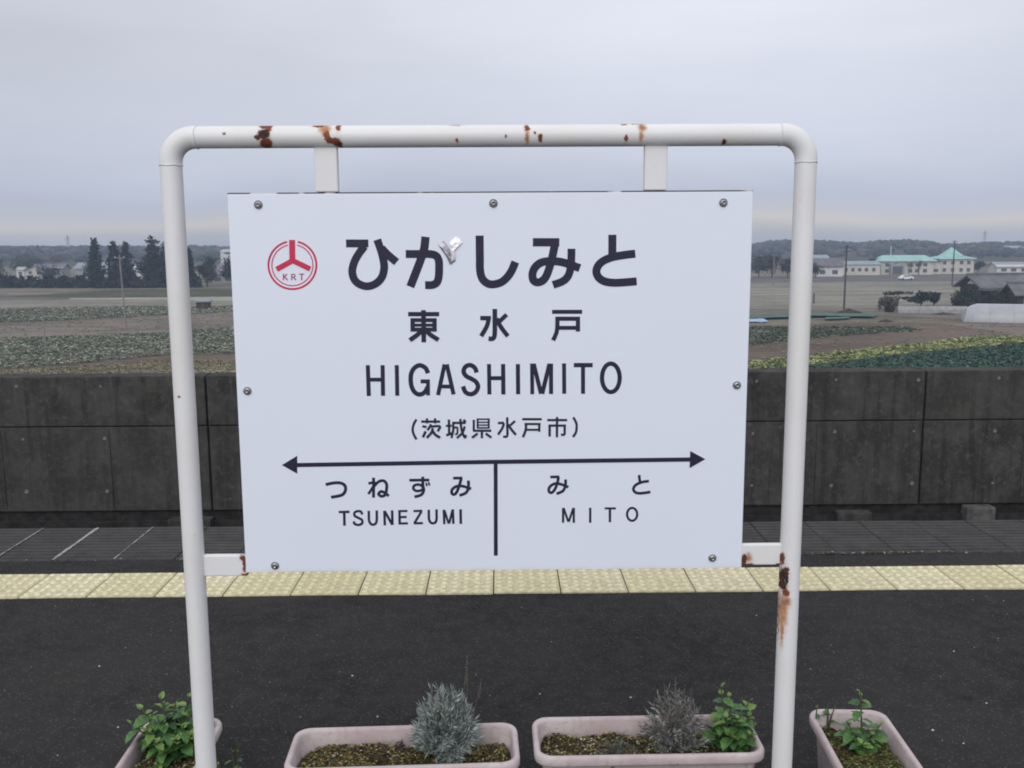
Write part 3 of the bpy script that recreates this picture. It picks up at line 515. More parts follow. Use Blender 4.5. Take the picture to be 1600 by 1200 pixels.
sign = thing('station_sign', 'white station name board hung in a rusty white pipe frame on the platform', 'sign', (CX, YS, ZC - 1.2065))
# children keep the board's centre as their origin, so that the rust sits at the board's own coordinates
def sg(mb, name, mat, parent=None, **k):
    o = mb.build(name, mat, parent or sign, **k)
    if parent is None: o.location = (0, 0, ZC)
    return o
PR = .0247; XL, XR, ZR, RB = -.7248, .7192, .5748, .056
TILT = -.0022                                     # the rail sinks a little to the right
for x, zt in ((XL, ZR - RB), (XR, ZR - RB)):
    mb = MB(); mb.path([(x, 0, -ZC), (x, 0, -.5), (x, 0, 0), (x, 0, zt)], PR, 28); sg(mb, 'post', PIPE, smooth=True)
for x, s in ((XL, 1), (XR, -1)):
    pts = []; rr = []
    for i in range(13):
        a = math.pi / 2 * i / 12
        pts.append((x + s * (RB - RB * math.cos(a)), 0, ZR - RB + RB * math.sin(a))); rr.append(PR + .0007)
    mb = MB(); mb.path([(x, 0, ZR - RB - .006)] + pts + [(x + s * (RB + .006), 0, ZR)], [PR + .0007] * 15, 28)
    # weld beads at both ends of the bend
    for ring, ax in (((x, 0, ZR - RB - .006), 'v'), ((x + s * (RB + .006), 0, ZR), 'h')):
        P = []
        for i in range(29):
            a = 2 * math.pi * i / 28; r = PR + .0006
            P.append((ring[0] + r * math.cos(a), r * math.sin(a), ring[2] + .0008 * math.sin(5 * a)) if ax == 'v' else (ring[0] + .0008 * math.sin(4 * a), r * math.cos(a), ring[2] + r * math.sin(a)))
        for i in range(28):
            mb.path([P[i], P[i + 1]], .0013, 5, caps=False)
    sg(mb, 'elbow', PIPE, smooth=True)
mb = MB(); mb.path([(XL + RB + .003, 0, ZR), (-.3, 0, ZR), (.3, 0, ZR), (XR - RB - .003, 0, ZR)], PR, 28); sg(mb, 'top_rail', PIPE, smooth=True)
for x0, x1 in ((-.3995, -.3475), (.3500, .4017)):
    mb = MB(); mb.box(x0, x1, -.006, .016, .452, ZR - .012); sg(mb, 'hanger', PIPE, bevel=.003)
mb = MB(); mb.box(XL + .015, -.597, -.004, .012, -.4585, -.4060); sg(mb, 'bracket', PIPE, bevel=.003)
mb = MB(); mb.box(.597, XR - .015, -.004, .012, -.4425, -.3905); sg(mb, 'bracket', PIPE, bevel=.003)
PW, PH = .59925, .4482
mb = MB(); mb.box(-PW - .0015, PW + .0015, -.003, .025, -PH - .001, PH + .0032); sg(mb, 'backing_frame', BACKING, bevel=.0015)
mb = MB(); mb.box(-PW, PW, -.0075, -.0032, -PH, PH); panel = sg(mb, 'sign_panel', FACE, bevel=.0012)
YF = -.0075
def catmull(P, sub=6):
    P = [np.array(p, float) for p in P]
    closed = np.allclose(P[0], P[-1])
    Q = ([P[-2]] if closed else [2 * P[0] - P[1]]) + P + ([P[1]] if closed else [2 * P[-1] - P[-2]])
    out = []
    for i in range(1, len(Q) - 2):
        a, b, c, d = Q[i - 1:i + 3]
        for k in range(sub):
            t = k / sub
            out.append(.5 * (2 * b + (c - a) * t + (2 * a - 5 * b + 4 * c - d) * t * t + (3 * b - a - 3 * c + d) * t ** 3))
    out.append(P[-1]); return out, closed
def lettering(name, groups, mat, lift=.0004, dz=.00016, heavy=1.0):
    """strokes -> thin vinyl pieces standing proud of the board"""
    mb = MB(); n = 0
    for glyph in groups:
        for wd, kind, P in glyph:
            y = YF - lift - n * dz; n += 1
            if kind == 'p':
                V = [(a / 1000, y, b / 1000) for a, b in P]; mb.add(V + [(a, YF, b) for a, _, b in V], [tuple(range(len(V)))] + [(i, (i + 1) % len(V), len(V) + (i + 1) % len(V), len(V) + i) for i in range(len(V))]); continue
            pts, closed = catmull(P) if kind == 'c' else ([np.array(p, float) for p in P], False)
            pts = [q / 1000 for q in pts]; hw = wd * heavy / 2000; L = []; Rr = []
            for i, q in enumerate(pts):
                a = pts[i - 1] if i else (pts[-2] if closed else q); b = pts[i + 1] if i < len(pts) - 1 else (pts[1] if closed else q)
                t = b - a; t /= np.linalg.norm(t) + 1e-9; nn = np.array((-t[1], t[0])) * hw
                L.append(q + nn); Rr.append(q - nn)
            m_ = len(pts)
            ys_ = [y - .00012 * i / m_ for i in range(m_)]
            V = [(q[0], yy, q[1]) for q, yy in zip(L, ys_)] + [(q[0], yy, q[1]) for q, yy in zip(Rr, ys_)]
            V2 = [(q[0], YF, q[2]) for q in V]
            F = [(i, i + 1, m_ + i + 1, m_ + i) for i in range(m_ - 1)]
            o2 = 2 * m_
            F += [(i + o2, i + 1 + o2, i + 1, i) for i in range(m_ - 1)] + [(m_ + i, m_ + i + 1, o2 + m_ + i + 1, o2 + m_ + i) for i in range(m_ - 1)]
            F += [(0, m_, o2 + m_, o2), (m_ - 1, o2 + m_ - 1, o2 + 2 * m_ - 1, 2 * m_ - 1)]
            mb.add(V + V2, F)
    return sg(mb, name, mat, panel)
for key, nm in (('name_kana', 'kana_character'), ('kanji', 'kanji_character'), ('latin', 'roman_letter'), ('city', 'kanji_character'), ('prev_kana', 'kana_character'),
                ('prev_latin', 'roman_letter'), ('next_kana', 'kana_character'), ('next_latin', 'roman_letter')):
    for glyph in D[key]: lettering(nm, [glyph], INK, heavy=1.14 if key in ('city', 'prev_kana', 'next_kana') else 1.08 if key in ('prev_latin', 'next_latin') else 1.0)
lettering('direction_arrow', D['arrow'], INK); lettering('divider_line', D['divider'], INK)
em = D['emblem']
lettering('emblem', [em[0]], RED, lift=.0008)
for q in (em[1][0:3], em[1][3:6], em[1][6:8]): lettering('roman_letter', [q], REDGREY)
for q in em[2]: lettering('emblem_ring', [[q]], RED)
# torn reflective tape where the sound marks of the second kana were
def foil(name, P, mat, y0):
    c = np.mean(P, axis=0); mb = MB(); n = len(P)
    V = [(c[0] / 1000, y0 - .0035, c[1] / 1000)]
    for ring, lift in ((.55, .0028), (1.0, .0006)):
        for a, b in P: V.append(((c[0] + (a - c[0]) * ring) / 1000, y0 - lift - rnd.uniform(0, .0016), (c[1] + (b - c[1]) * ring) / 1000))
    F = [(0, 1 + i, 1 + (i + 1) % n) for i in range(n)] + [(1 + i, 1 + n + i, 1 + n + (i + 1) % n, 1 + (i + 1) % n) for i in range(n)]
    mb.add(V, F); sg(mb, name, mat, panel)
foil('worn_tape', D['foil'][0][0][2], FOILDULL, YF - .0003)
foil('foil_tape', D['foil'][1][0][2], FOIL, YF - .0012)
scr = None
for a, b in D['screws']:
    if scr is None:
        mb = MB(); mb.lathe([(.0098, 0), (.0098, .0012), (.0082, .0014), (.0080, .0035), (.0068, .0056), (.0045, .0066), (.0034, .0067), (.0030, .0050)], 20, (0, 0, 0), '-y')
        scr = mb.build('screw', STEEL, panel, smooth=True); o = scr
    else: o = link('screw', scr.data, None, panel)
    o.location = (a / 1000, YF, b / 1000); o.rotation_euler = (0, rnd.uniform(0, 6), 0)

# ================================================================== PLANTERS
def rrect(hx, hy, r, n=6):
    P = []
    for cx, cy, a0 in ((hx - r, hy - r, 0), (-hx + r, hy - r, 90), (-hx + r, -hy + r, 180), (hx - r, -hy + r, 270)):
        for k in range(n + 1):
            a = R(a0 + 90 * k / n); P.append((cx + r * math.cos(a), cy + r * math.sin(a)))
    return P
LX, LY = .316, .113
LOOPS = [(-.040, -.030, 0, .035), (-.036, -.026, 0.003, .035), (-.020, -.017, .135, .04), (-.018, -.015, .138, .04), (-.002, -.002, .141, .045), (0, 0, .146, .046), (0, 0, .162, .046),
         (-.003, -.003, .168, .044), (-.008, -.008, .170, .042), (-.014, -.014, .168, .038), (-.017, -.017, .161, .036), (-.022, -.019, .12, .034), (-.030, -.024, .06, .03)]
def planter(label, x, y, rz, seed, group='pink plastic planters along the platform'):
    t = thing('planter', label, 'planter', (x, y, 0.002), rz, group)
    mb = MB(); V = []; n = 28
    for dx, dy, z, r in LOOPS: V += [(a, b, z) for a, b in rrect(LX + dx, LY + dy, r)]
    F = [tuple(reversed(range(n)))]
    for i in range(len(LOOPS) - 1): F += [(i * n + k, i * n + (k + 1) % n, (i + 1) * n + (k + 1) % n, (i + 1) * n + k) for k in range(n)]
    mb.add(V, F); mb.build('trough', PINK, t, smooth=True)
    # soil: uneven sheet within the trough
    rs = np.random.RandomState(seed); nx, ny = 60, 22; hx, hy = LX - .024, LY - .021
    ph = rs.rand(12) * 6.28; fr = rs.uniform(15, 70, (12, 2))
    def zs(a, b): return .128 + sum(.0022 * math.sin(a * fr[k, 0] + b * fr[k, 1] + ph[k]) for k in range(12)) - .012 * (abs(b) / hy) ** 4 - .01 * (abs(a) / hx) ** 6
    V = []; 
    for j in range(ny + 1):
        for i in range(nx + 1):
            u, w = 2 * i / nx - 1, 2 * j / ny - 1
            V.append((u * hx, w * hy, zs(u * hx, w * hy) + rs.uniform(-.0035, .0035)))
    # pull the corners in so that they stay inside the rounded trough
    V = [(a * (1 - .03 * (abs(a) / hx) ** 4 * (abs(b) / hy) ** 4), b * (1 - .08 * (abs(a) / hx) ** 4 * (abs(b) / hy) ** 4), c) for a, b, c in V]
    mb = MB(); mb.add(V, [(j * (nx + 1) + i, j * (nx + 1) + i + 1, (j + 1) * (nx + 1) + i + 1, (j + 1) * (nx + 1) + i) for j in range(ny) for i in range(nx)])
    mb.build('soil', SOIL, t)
    return t, zs, rs, hx, hy
def litter(t, zs, rs, hx, hy, n, pal, wts, size=(.002, .0062), region=None):
    V = []; C = []
    for k in range(n):
        a, b = rs.uniform(-hx, hx) * .97, rs.uniform(-hy, hy) * .95
        if region and not region(a, b): continue
        s = rs.uniform(*size); w = s * rs.uniform(.3, .8); r = rs.uniform(0, 6.28); tl = rs.uniform(-.6, .9)
        ca, sa = math.cos(r), math.sin(r); z = zs(a, b) + rs.uniform(.001, .006)
        q = []
        for u, v in ((-1, 0), (0, -1), (1, 0), (0, 1)):
            q.append((a + u * s * ca - v * w * sa, b + u * s * sa + v * w * ca, z + u * s * tl * .5 + (.35 * w if v else 0)))
        V.append(q); C.append(np.array(pal[rs.choice(len(pal), p=wts)]) * rs.uniform(.75, 1.3))
    return quads('leaf_litter', np.array(V), LITTER, np.array(C), t, kind='stuff')
YEL = [(.30, .23, .08), (.18, .155, .055), (.085, .056, .032), (.44, .41, .30), (.075, .085, .03), (.022, .018, .015)]
p1 = planter('pink planter set end-on at the left post holding the larger leafy plant', -.925, 2.275, R(90) + .03, 1)
p2 = planter('pink planter holding the round silver lavender bush', -.279, 2.423, .035, 2)
p3 = planter('pink planter holding a dry grey lavender beside a leafy plant', .394, 2.464, .012, 3)
p4 = planter('pink planter set end-on right of the right post with mossy soil', .988, 2.285, R(90) - .055, 4)
litter(*p1, 3000, YEL, [.12, .2, .13, .2, .25, .10])
litter(*p2, 4200, YEL, [.16, .22, .22, .07, .14, .19])
litter(*p3, 4200, YEL, [.14, .20, .20, .11, .14, .21])
litter(*p4, 3600, [(.11, .125, .035), (.065, .085, .022), (.20, .19, .08), (.04, .03, .022), (.16, .06, .05)], [.36, .32, .12, .15, .05], (.003, .007))

# ------------------------------------------------------------------ plants in the planters
def leafmesh(name, L, Wd, cols, fold=.25, droop=.35, seed=0):
    """one ovate leaf: stalk at the origin, growing along +X, folded at the midrib and drooping"""
    mb = MB(); rs = np.random.RandomState(seed); n = 7; mid = []; lf = []; rt = []
    for i in range(n + 1):
        t = i / n; x = L * t; w = Wd * (math.sin(math.pi * t ** .75) ** .8 if 0 < t < 1 else 0) * (1 + .10 * (-1) ** i); z = -droop * L * t * t
        mid.append((x, 0, z)); lf.append((x, w, z + fold * w)); rt.append((x, -w, z + fold * w))
    V = mid + lf + rt; m_ = n + 1
    for i in range(n):
        c = tuple(np.array(cols[rs.randint(len(cols))]) * rs.uniform(.9, 1.1))
        mb.add([V[k] for k in (i, i + 1, m_ + i + 1, m_ + i)], [(0, 1, 2, 3)], c)
        mb.add([V[k] for k in (i + 1, i, 2 * m_ + i, 2 * m_ + i + 1)], [(0, 1, 2, 3)], c)
    me = bpy.data.meshes.new(name); me.from_pydata(mb.v, [], mb.f)
    a = me.attributes.new('tint', 'FLOAT_COLOR', 'FACE'); a.data.foreach_set('color', np.c_[np.array(mb.c), np.ones(len(mb.c))].astype(np.float32).ravel())
    me.materials.append(LEAF); me.polygons.foreach_set('use_smooth', [True] * len(me.polygons)); return me
GREEN = [(.060, .150, .040), (.080, .185, .048), (.048, .125, .036)]
LGREEN = [(.130, .235, .055), (.155, .26, .065)]
DGREEN = [(.040, .098, .038), (.050, .118, .046)]
LM = [leafmesh('leaf', .052, .017, GREEN, seed=1), leafmesh('leaf', .046, .016, DGREEN, seed=2), leafmesh('leaf', .036, .012, LGREEN, .35, .1, seed=3)]
def leafy(label, x, y, z, stems, leafscale=1.0, seed=0, name='leafy_plant', group=None):
    t = thing(name, label, 'plant', (x, y, z), 0, group); rs = np.random.RandomState(seed); mb = MB()
    for (tx, ty, h, nl) in stems:
        P = [Vector((tx * .15, ty * .15, -.004)), Vector((tx * .45, ty * .45, h * .45)), Vector((tx * .85, ty * .85, h * .85)), Vector((tx, ty, h))]
        mb.path(P, [.0028, .0024, .0018, .0012], 6)
        for k in range(nl):
            u = .16 + .84 * (k + .5) / nl; 
            q = P[0].lerp(P[1], u / .45) if u < .45 else P[1].lerp(P[3], (u - .45) / .55)
            az = k * 2.4 + rs.uniform(-.5, .5); top = u > .84
            o = link('leaf', LM[2] if u > .8 else LM[rs.randint(2)], None, t)
            s = leafscale * (rs.uniform(.5, .75) if top else rs.uniform(.75, 1.2))
            o.location = q; o.scale = (s, s, s)
            pitch = -rs.uniform(.35, .9) if top else rs.uniform(-.45, .25)
            o.rotation_euler = (rs.uniform(-.4, .4), pitch, az)
    mb.build('stem', STEM, t, smooth=True); return t
def ring(n, r, h, nl, rs, jit=.35):
    out = []
    for k in range(n):
        a = 2 * math.pi * k / n + rs.uniform(-.3, .3); q = r * rs.uniform(1 - jit, 1)
        out.append((q * math.cos(a), q * math.sin(a), h * rs.uniform(.75, 1.05), nl))
    return out
rs = np.random.RandomState(21)
leafy('broad bushy green plant behind the left post', -.93, 2.475, .118, ring(12, .10, .10, 13, rs) + ring(8, .06, .135, 14, rs) + [(-.125, .0, .10, 10), (-.10, .03, .13, 10), (.09, .02, .13, 10), (-.04, .02, .165, 12), (.04, .02, .17, 12)], .92, 5)
leafy('bright green plant next to the dry lavender in the third planter', .635, 2.465, .126, ring(9, .08, .075, 11, rs) + ring(6, .055, .12, 12, rs) + [(-.03, .01, .185, 14), (.055, .02, .135, 11), (0, .02, .15, 12)], .86, 6)
leafy('green plant with upright leafy tip in the end-on planter at right', 1.005, 2.455, .126, ring(6, .055, .045, 7, rs) + [(-.005, .02, .165, 13), (.05, .0, .075, 9), (-.045, .01, .08, 9), (.03, -.02, .06, 8)], .8, 7)
leafy('tiny pale sprout at the back corner of the right end-on planter', .905, 2.55, .12, [(0, 0, .09, 4)], .55, 8, 'sprout')
leafy('tiny forked sprout near the back rim of the right end-on planter', .948, 2.575, .12, [(0, 0, .085, 3), (.02, 0, .075, 3)], .55, 9, 'sprout')
leafy('low bright green weed in the left end-on planter', -.955, 2.335, .128, ring(8, .05, .028, 7, rs), .42, 10, 'weed')
leafy('thin straggling weed on the asphalt between the left post and the lavender planter', -.735, 2.40, .0, [(.005, .0, .20, 8), (-.05, -.02, .15, 7), (.05, -.03, .13, 6), (-.02, .02, .17, 6)], .5, 11, 'weed')
leafy('small yellowish weed beside the rim of the left planter', -1.045, 2.46, .0, [(0, 0, .165, 6), (-.02, .02, .15, 4)], .5, 12, 'weed')

def lavender(label, x, y, z, rad, h, nshoot, nneedle, cols, seed, stems=(), spread=1.0, nl=.024, nw=.0019):
    t = thing('lavender', label, 'plant', (x, y, z)); rs = np.random.RandomState(seed); V = []; C = []; mb = MB()
    for k in range(nshoot):
        a = rs.uniform(0, 6.28); q = math.sqrt(rs.rand()); th = q * (1.42 + .12 * math.sin(3 * a + seed)) * spread
        dr = Vector((math.sin(th) * math.cos(a), math.sin(th) * math.sin(a), math.cos(th)))
        L = h * rs.uniform(.74, 1.04) * (1 + .10 * q) * (1 + .10 * math.sin(2 * a + 1.7 * seed))
        b0 = Vector((rs.uniform(-.2, .2) * rad, rs.uniform(-.2, .2) * rad, -.003)); e = Vector((dr.x * rad * 1.05, dr.y * rad * 1.05, dr.z * L + .01))
        bend = (e - b0) * .5 + b0 + Vector((0, 0, .12 * h))
        mb.path([b0, b0.lerp(bend, .7), e], [.0016, .0013, .0008], 4, caps=False)
        col = np.array(cols[rs.randint(len(cols))])
        for i in range(nneedle):
            u = .12 + .88 * i / nneedle; p = (b0 * (1 - u) ** 2 + bend * 2 * u * (1 - u) + e * u * u)
            tn = ((bend - b0) * (1 - u) + (e - bend) * u).normalized()
            side = tn.cross(Vector((rs.randn(), rs.randn(), rs.randn()))).normalized()
            dn = (tn * rs.uniform(.5, 1.1) + side * rs.uniform(.5, 1.0)).normalized() if u < .93 else (tn + side * .3).normalized()
            ln = nl * rs.uniform(.7, 1.2); wv = dn.cross(Vector((rs.randn(), rs.randn(), rs.randn()))).normalized() * nw
            V.append([p - wv * .5, p + dn * ln * .5 + wv - Vector((0, 0, .001)), p + dn * ln, p + dn * ln * .5 - wv]); C.append(col * rs.uniform(.75, 1.25))
    quads('foliage', np.array([[tuple(q) for q in f] for f in V]), NEEDLE, np.array(C), t, kind='stuff')
    mb.build('stem', DRYSTEM, t)
    for (sx, sy, sh, lean) in stems:
        m2 = MB(); tip = Vector((sx + lean, sy, sh)); m2.path([(sx * .4, sy * .4, 0), (sx, sy, sh * .6), tip], [.0011, .0009, .0006], 4)
        for i in range(16):
            c = tip - Vector((lean * .3, 0, sh * .25)) * (i / 16) ; w = rs.uniform(.0015, .004)
            dv = Vector((rs.randn(), rs.randn(), abs(rs.randn()) + .5)).normalized() * rs.uniform(.004, .009)
            s = dv.cross(Vector((rs.randn(), rs.randn(), 0))).normalized() * w * .5
            m2.add([c, c + dv * .5 + s, c + dv, c + dv * .5 - s], [(0, 1, 2, 3)])
        m2.build('flower_stalk', DRYSTEM, t)
    return t
SILV = [(.235, .285, .275), (.29, .335, .325), (.19, .24, .225), (.34, .38, .36)]
DRYC = [(.17, .175, .172), (.23, .235, .232), (.125, .125, .125), (.29, .30, .295), (.17, .19, .15)]
lavender('round bushy silver green lavender in the second planter', -.165, 2.44, .128, .086, .185, 210, 34, SILV, 31,
         [(.06, .02, .27, .0), (.05, .03, .285, .012), (.08, .0, .22, .02)])
lavender('dry grey lavender with bare stalks in the third planter', .478, 2.455, .126, .098, .165, 105, 24, DRYC, 32,
         [(-.03, 0, .20, -.005), (.0, .02, .205, .0), (.02, .01, .19, .004), (.035, 0, .185, .006), (-.015, .02, .185, -.01)], 1.0, .020, .0016)
lavender('small low grey green tuft left of the dry lavender', .31, 2.42, .124, .055, .038, 34, 12, [(.10, .115, .09), (.13, .14, .115), (.075, .09, .065)], 33, spread=1.15, nl=.016)
lavender('small dark reddish tuft left of the silver lavender', -.315, 2.44, .124, .038, .036, 26, 10, [(.09, .055, .045), (.12, .075, .06), (.06, .045, .035)], 34, spread=1.15, nl=.015)

# ================================================================== COUNTRYSIDE
def sheet(name, pts, mat, lift, kind='structure', ragged=.28):
    P = []
    for (x0, y0), (x1, y1) in zip(pts, pts[1:] + pts[:1]):
        L = math.hypot(x1 - x0, y1 - y0); n = max(1, min(60, int(L / 1.6))); nx, ny = -(y1 - y0) / L, (x1 - x0) / L; w = 0
        for k in range(n):
            t = k / n; w = .6 * w + rnd.gauss(0, ragged); e = w * math.sin(math.pi * t) ** .3 if k else 0
            P.append((x0 + (x1 - x0) * t + nx * e, y0 + (y1 - y0) * t + ny * e))
    mb = MB(); mb.add([(x, y, FZ + lift) for x, y in P], [tuple(range(len(P)))])
    o = mb.build(name, mat, kind=kind)
    if o.data.polygons[0].normal.z < 0: o.data.flip_normals()
    return o
sheet('farmland', [(-1500, 8.76), (1500, 8.76), (1500, 1420), (-1500, 1420)], EARTH, 0, ragged=0)
# left of the sign
sheet('dry_grass_verge', [(-90, 78), (16, 70), (16, 84), (-24, 90), (-33, 92.6), (-38.5, 88.3), (-46, 85.2), (-90, 78)][:7], DRYGRASS, .02)
sheet('ploughed_soil_field', [(-24, 90), (-33, 92.6), (-38.5, 88.3), (-42, 89.5), (-34.6, 96.5), (-20, 98.5), (10, 96), (10, 88)], BROWN, .03)
LC = [(-95, 74), (-46.3, 86.3), (-41.8, 89.6), (-34.6, 96.6), (-20, 99), (-18, 133), (-36.9, 129.1), (-43.6, 122.2), (-57.4, 116.5), (-110, 104)]
sheet('crop_bed', LC, CROPBED, .04)
sheet('ploughed_soil_field', [(-110, 104.1), (-57.4, 116.6), (-43.6, 122.3), (-36.9, 129.2), (-18, 133.1), (-18, 166), (-45.1, 158.5), (-64, 144.2), (-74.1, 139.3), (-120, 122)], PALESOIL, .03)
LS = [(-120, 122.1), (-74.1, 139.4), (-64, 144.3), (-45.1, 158.6), (-40, 162), (-40, 172), (-68.7, 173.4), (-92, 168.7), (-140, 150)]
sheet('crop_bed', LS, CROPBED, .05)
sheet('stubble_field', [(-140, 150.2), (-92, 168.9), (-68.7, 173.6), (-40, 172.2), (10, 176), (10, 190), (-54, 190.8), (-91, 198.8), (-160, 185)], STUBBLE, .03)
sheet('pale_track', [(-91, 199), (-54, 191), (20, 187), (20, 200), (-58, 205), (-93, 204.4)], TANTRACK, .05)
sheet('grass_bank', [(-93, 204.6), (-58, 205.2), (20, 200.2), (40, 238), (-68, 243), (-99, 242), (-112, 210)], BANK, .03)
sheet('farm_road', [(-170, 185.2), (-92, 199.2), (-93, 204.5), (-112, 210), (-118, 226), (-190, 212)], GREYROAD, .04)
# right of the sign
sheet('stubble_field', [(20, 160), (57, 157), (97, 168), (200, 180), (240, 262), (120, 262), (20, 250)], STUBBLE, .03)
sheet('farm_road', [(20, 262), (120, 264), (240, 264), (240, 300), (120, 300), (20, 292)], GREYROAD, .04)
sheet('pale_track', [(20, 196), (57, 198), (120, 212), (120, 215), (57, 201), (20, 199)], TANTRACK, .05)
sheet('pale_soil_field', [(20, 140), (44, 146), (57, 142), (62, 138), (66, 131), (80, 122), (140, 112), (140, 160), (78, 156), (57, 157), (20, 160)], PALESOIL, .05)
sheet('ploughed_soil_field', [(14, 123), (33, 124), (48, 131), (60, 128), (61.5, 109.4), (54.8, 109), (47.9, 103), (34.4, 94.8), (23.3, 87.2), (10, 80)], BROWN, .03)
RC = [(14, 98), (27, 102), (34.2, 107.3), (42.2, 112.8), (52.6, 117), (53.3, 122.5), (33, 124), (14, 123)]
sheet('crop_bed', RC, CROPBED, .06)
sheet('dry_grass_verge', [(61.5, 109.4), (60, 128), (66, 130.8), (80, 121.8), (140, 111), (140, 96)], PALESOIL, .04)
RY = [(14, 80), (23.3, 87.2), (34.4, 94.8), (47.9, 103), (54.8, 108.9), (61.2, 109.2), (110, 122), (110, 113), (57.1, 101.7), (37, 90.2), (28.1, 84.1), (14, 77)]
sheet('crop_bed', RY, CROPBED, .05)
RD = [(14, 76.8), (28.1, 83.9), (37, 90), (57.1, 101.5), (110, 112.6), (120, 70), (14, 68)]
sheet('crop_bed', RD, CROPBED, .05)
RN = [(30, 136), (37, 139.5), (48, 144.8), (56.7, 141.5), (54.5, 136.5), (46, 139), (36, 134.5), (30, 131)]
o = sheet('crop_netting', RN, GREENNET, .35); o.data.materials[0] = GREENNET; tag(o, 'strip of dark green crop netting curving across the right field', 'netting'); del o['kind']
o = sheet('netting_patch', [(46, 133.5), (48.5, 134), (51, 137.5), (47.5, 137)], GREENNET, .30); tag(o, 'small bright green patch of netting beside the longer strip', 'netting'); del o['kind']
mb = MB(); V = []
for i in range(9):
    for j in range(5): V.append((33.6 + .45 * i, 131 + 1.1 * j, FZ + .1 + .12 * rnd.random() + .25 * math.sin(j / 4 * math.pi)))
mb.add(V, [(i * 5 + j, i * 5 + j + 1, (i + 1) * 5 + j + 1, (i + 1) * 5 + j) for i in range(8) for j in range(4)])
tag(mb.build('ground_sheet', BLUE), 'pale blue plastic sheet on the field just right of the sign', 'plastic sheet')

def inside(x, y, P):
    c = False; j = len(P) - 1
    for i in range(len(P)):
        if (P[i][1] > y) != (P[j][1] > y) and x < (P[j][0] - P[i][0]) * (y - P[i][1]) / (P[j][1] - P[i][1]) + P[i][0]: c = not c
        j = i
    return c
def crops(name, label, poly, ang, row, gap, size, height, cols, wts, miss=0.05, bounds=None, lift=.05, nleaf=5, patch=0):
    xs = [p[0] for p in poly]; ys = [p[1] for p in poly]; V = []; C = []
    cx, cy = (min(xs) + max(xs)) / 2, (min(ys) + max(ys)) / 2; L = math.hypot(max(xs) - min(xs), max(ys) - min(ys)) / 2
    ca, sa = math.cos(ang), math.sin(ang); cols = np.array(cols)
    for r in np.arange(-L, L, row):
        rowc = nr.rand()
        for s in np.arange(-L, L, gap):
            u = s + nr.uniform(-.25, .25) * gap; w = r + nr.normal(0, .06) * row
            x, y = cx + u * ca - w * sa, cy + u * sa + w * ca
            # only the part of the field that can be seen past the sign from near the camera
            if not inside(x, y, poly) or not (-.66 < x / y < -.13 or .17 < x / y < .66) or nr.rand() < miss: continue
            pt = .5 + .5 * math.sin(x * .31 + 1.3 * math.sin(y * .23)) * math.cos(y * .37 + x * .11)
            if patch and nr.rand() < patch * pt: continue
            ci = nr.choice(len(cols), p=wts) if nr.rand() < .75 else int(rowc * len(cols)) % len(cols)
            col = cols[ci] * nr.uniform(.75, 1.2); sz = size * nr.uniform(.7, 1.2); a0 = nr.uniform(0, 6.28); z0 = FZ + lift
            for k in range(nleaf):
                a = a0 + 6.283 * k / nleaf; dx, dy = math.cos(a) * sz, math.sin(a) * sz; hh = height * nr.uniform(.6, 1.2)
                px_, py_ = -dy * .55, dx * .55
                V.append([(x, y, z0), (x + dx * .6 + px_, y + dy * .6 + py_, z0 + hh * .8), (x + dx * 1.0, y + dy * 1.0, z0 + hh), (x + dx * .6 - px_, y + dy * .6 - py_, z0 + hh * .7)])
                C.append(col * nr.uniform(.85, 1.15))
    o = quads(name, np.array(V), CROPMAT, np.array(C), kind='stuff'); o['label'] = label; return o
PALE = [(.165, .200, .150), (.215, .235, .178), (.30, .295, .225), (.37, .355, .275), (.115, .155, .115)]
crops('cabbage_crop', 'rows of pale grey green cabbages in the left field', LC, -.42, .62, .36, .21, .20, PALE, [.26, .26, .2, .13, .15], .05, patch=.35)
crops('leek_crop', 'distant strip of grey green vegetables in the left field', LS, -.25, 1.0, .6, .32, .28, PALE, [.35, .3, .15, .05, .15], .05, nleaf=4, patch=.4)
crops('vegetable_crop', 'muted green vegetable patch in the right field', RC, .32, .8, .45, .25, .20, [(.065, .10, .058), (.09, .125, .075), (.055, .085, .05), (.13, .14, .09)], [.35, .3, .2, .15], .05, patch=.45)
crops('yellowing_crop', 'band of yellow green leaf vegetables in the right field', RY, .42, .65, .45, .26, .28, [(.30, .32, .13), (.23, .27, .11), (.36, .36, .18), (.13, .18, .08)], [.36, .3, .18, .16], .03)
crops('dark_cabbage_crop', 'dark blue green crop rows just beyond the wall at right', RD, .30, .62, .42, .28, .26, [(.040, .085, .062), (.052, .105, .070), (.032, .068, .052), (.075, .125, .085)], [.4, .28, .2, .12], .02)

DG = [(-90, 78), (-20, 72), (-20, 84), (-24, 90), (-33, 92.6), (-38.5, 88.3), (-46, 85.2)]
crops('dry_grass', 'dry olive grass along the near edge of the left field', DG, -.2, .42, .34, .17, .16, [(.23, .205, .125), (.30, .27, .18), (.185, .175, .10), (.165, .13, .095), (.20, .20, .115)], [.3, .2, .25, .12, .13], .1, lift=.03, nleaf=4, patch=.5)
WD = [(.23, .23, .16), (.28, .26, .19), (.18, .19, .13), (.32, .29, .22)]
crops('field_weeds', 'sparse weeds scattered over the bare soil of the left field', [(-110, 104.1), (-57.4, 116.6), (-43.6, 122.3), (-36.9, 129.2), (-18, 133.1), (-18, 166), (-45.1, 158.5), (-64, 144.2), (-74.1, 139.3), (-120, 122)], -.35, 1.6, 1.1, .30, .09, WD, [.3, .3, .2, .2], .45, lift=.04, nleaf=4, patch=.8)
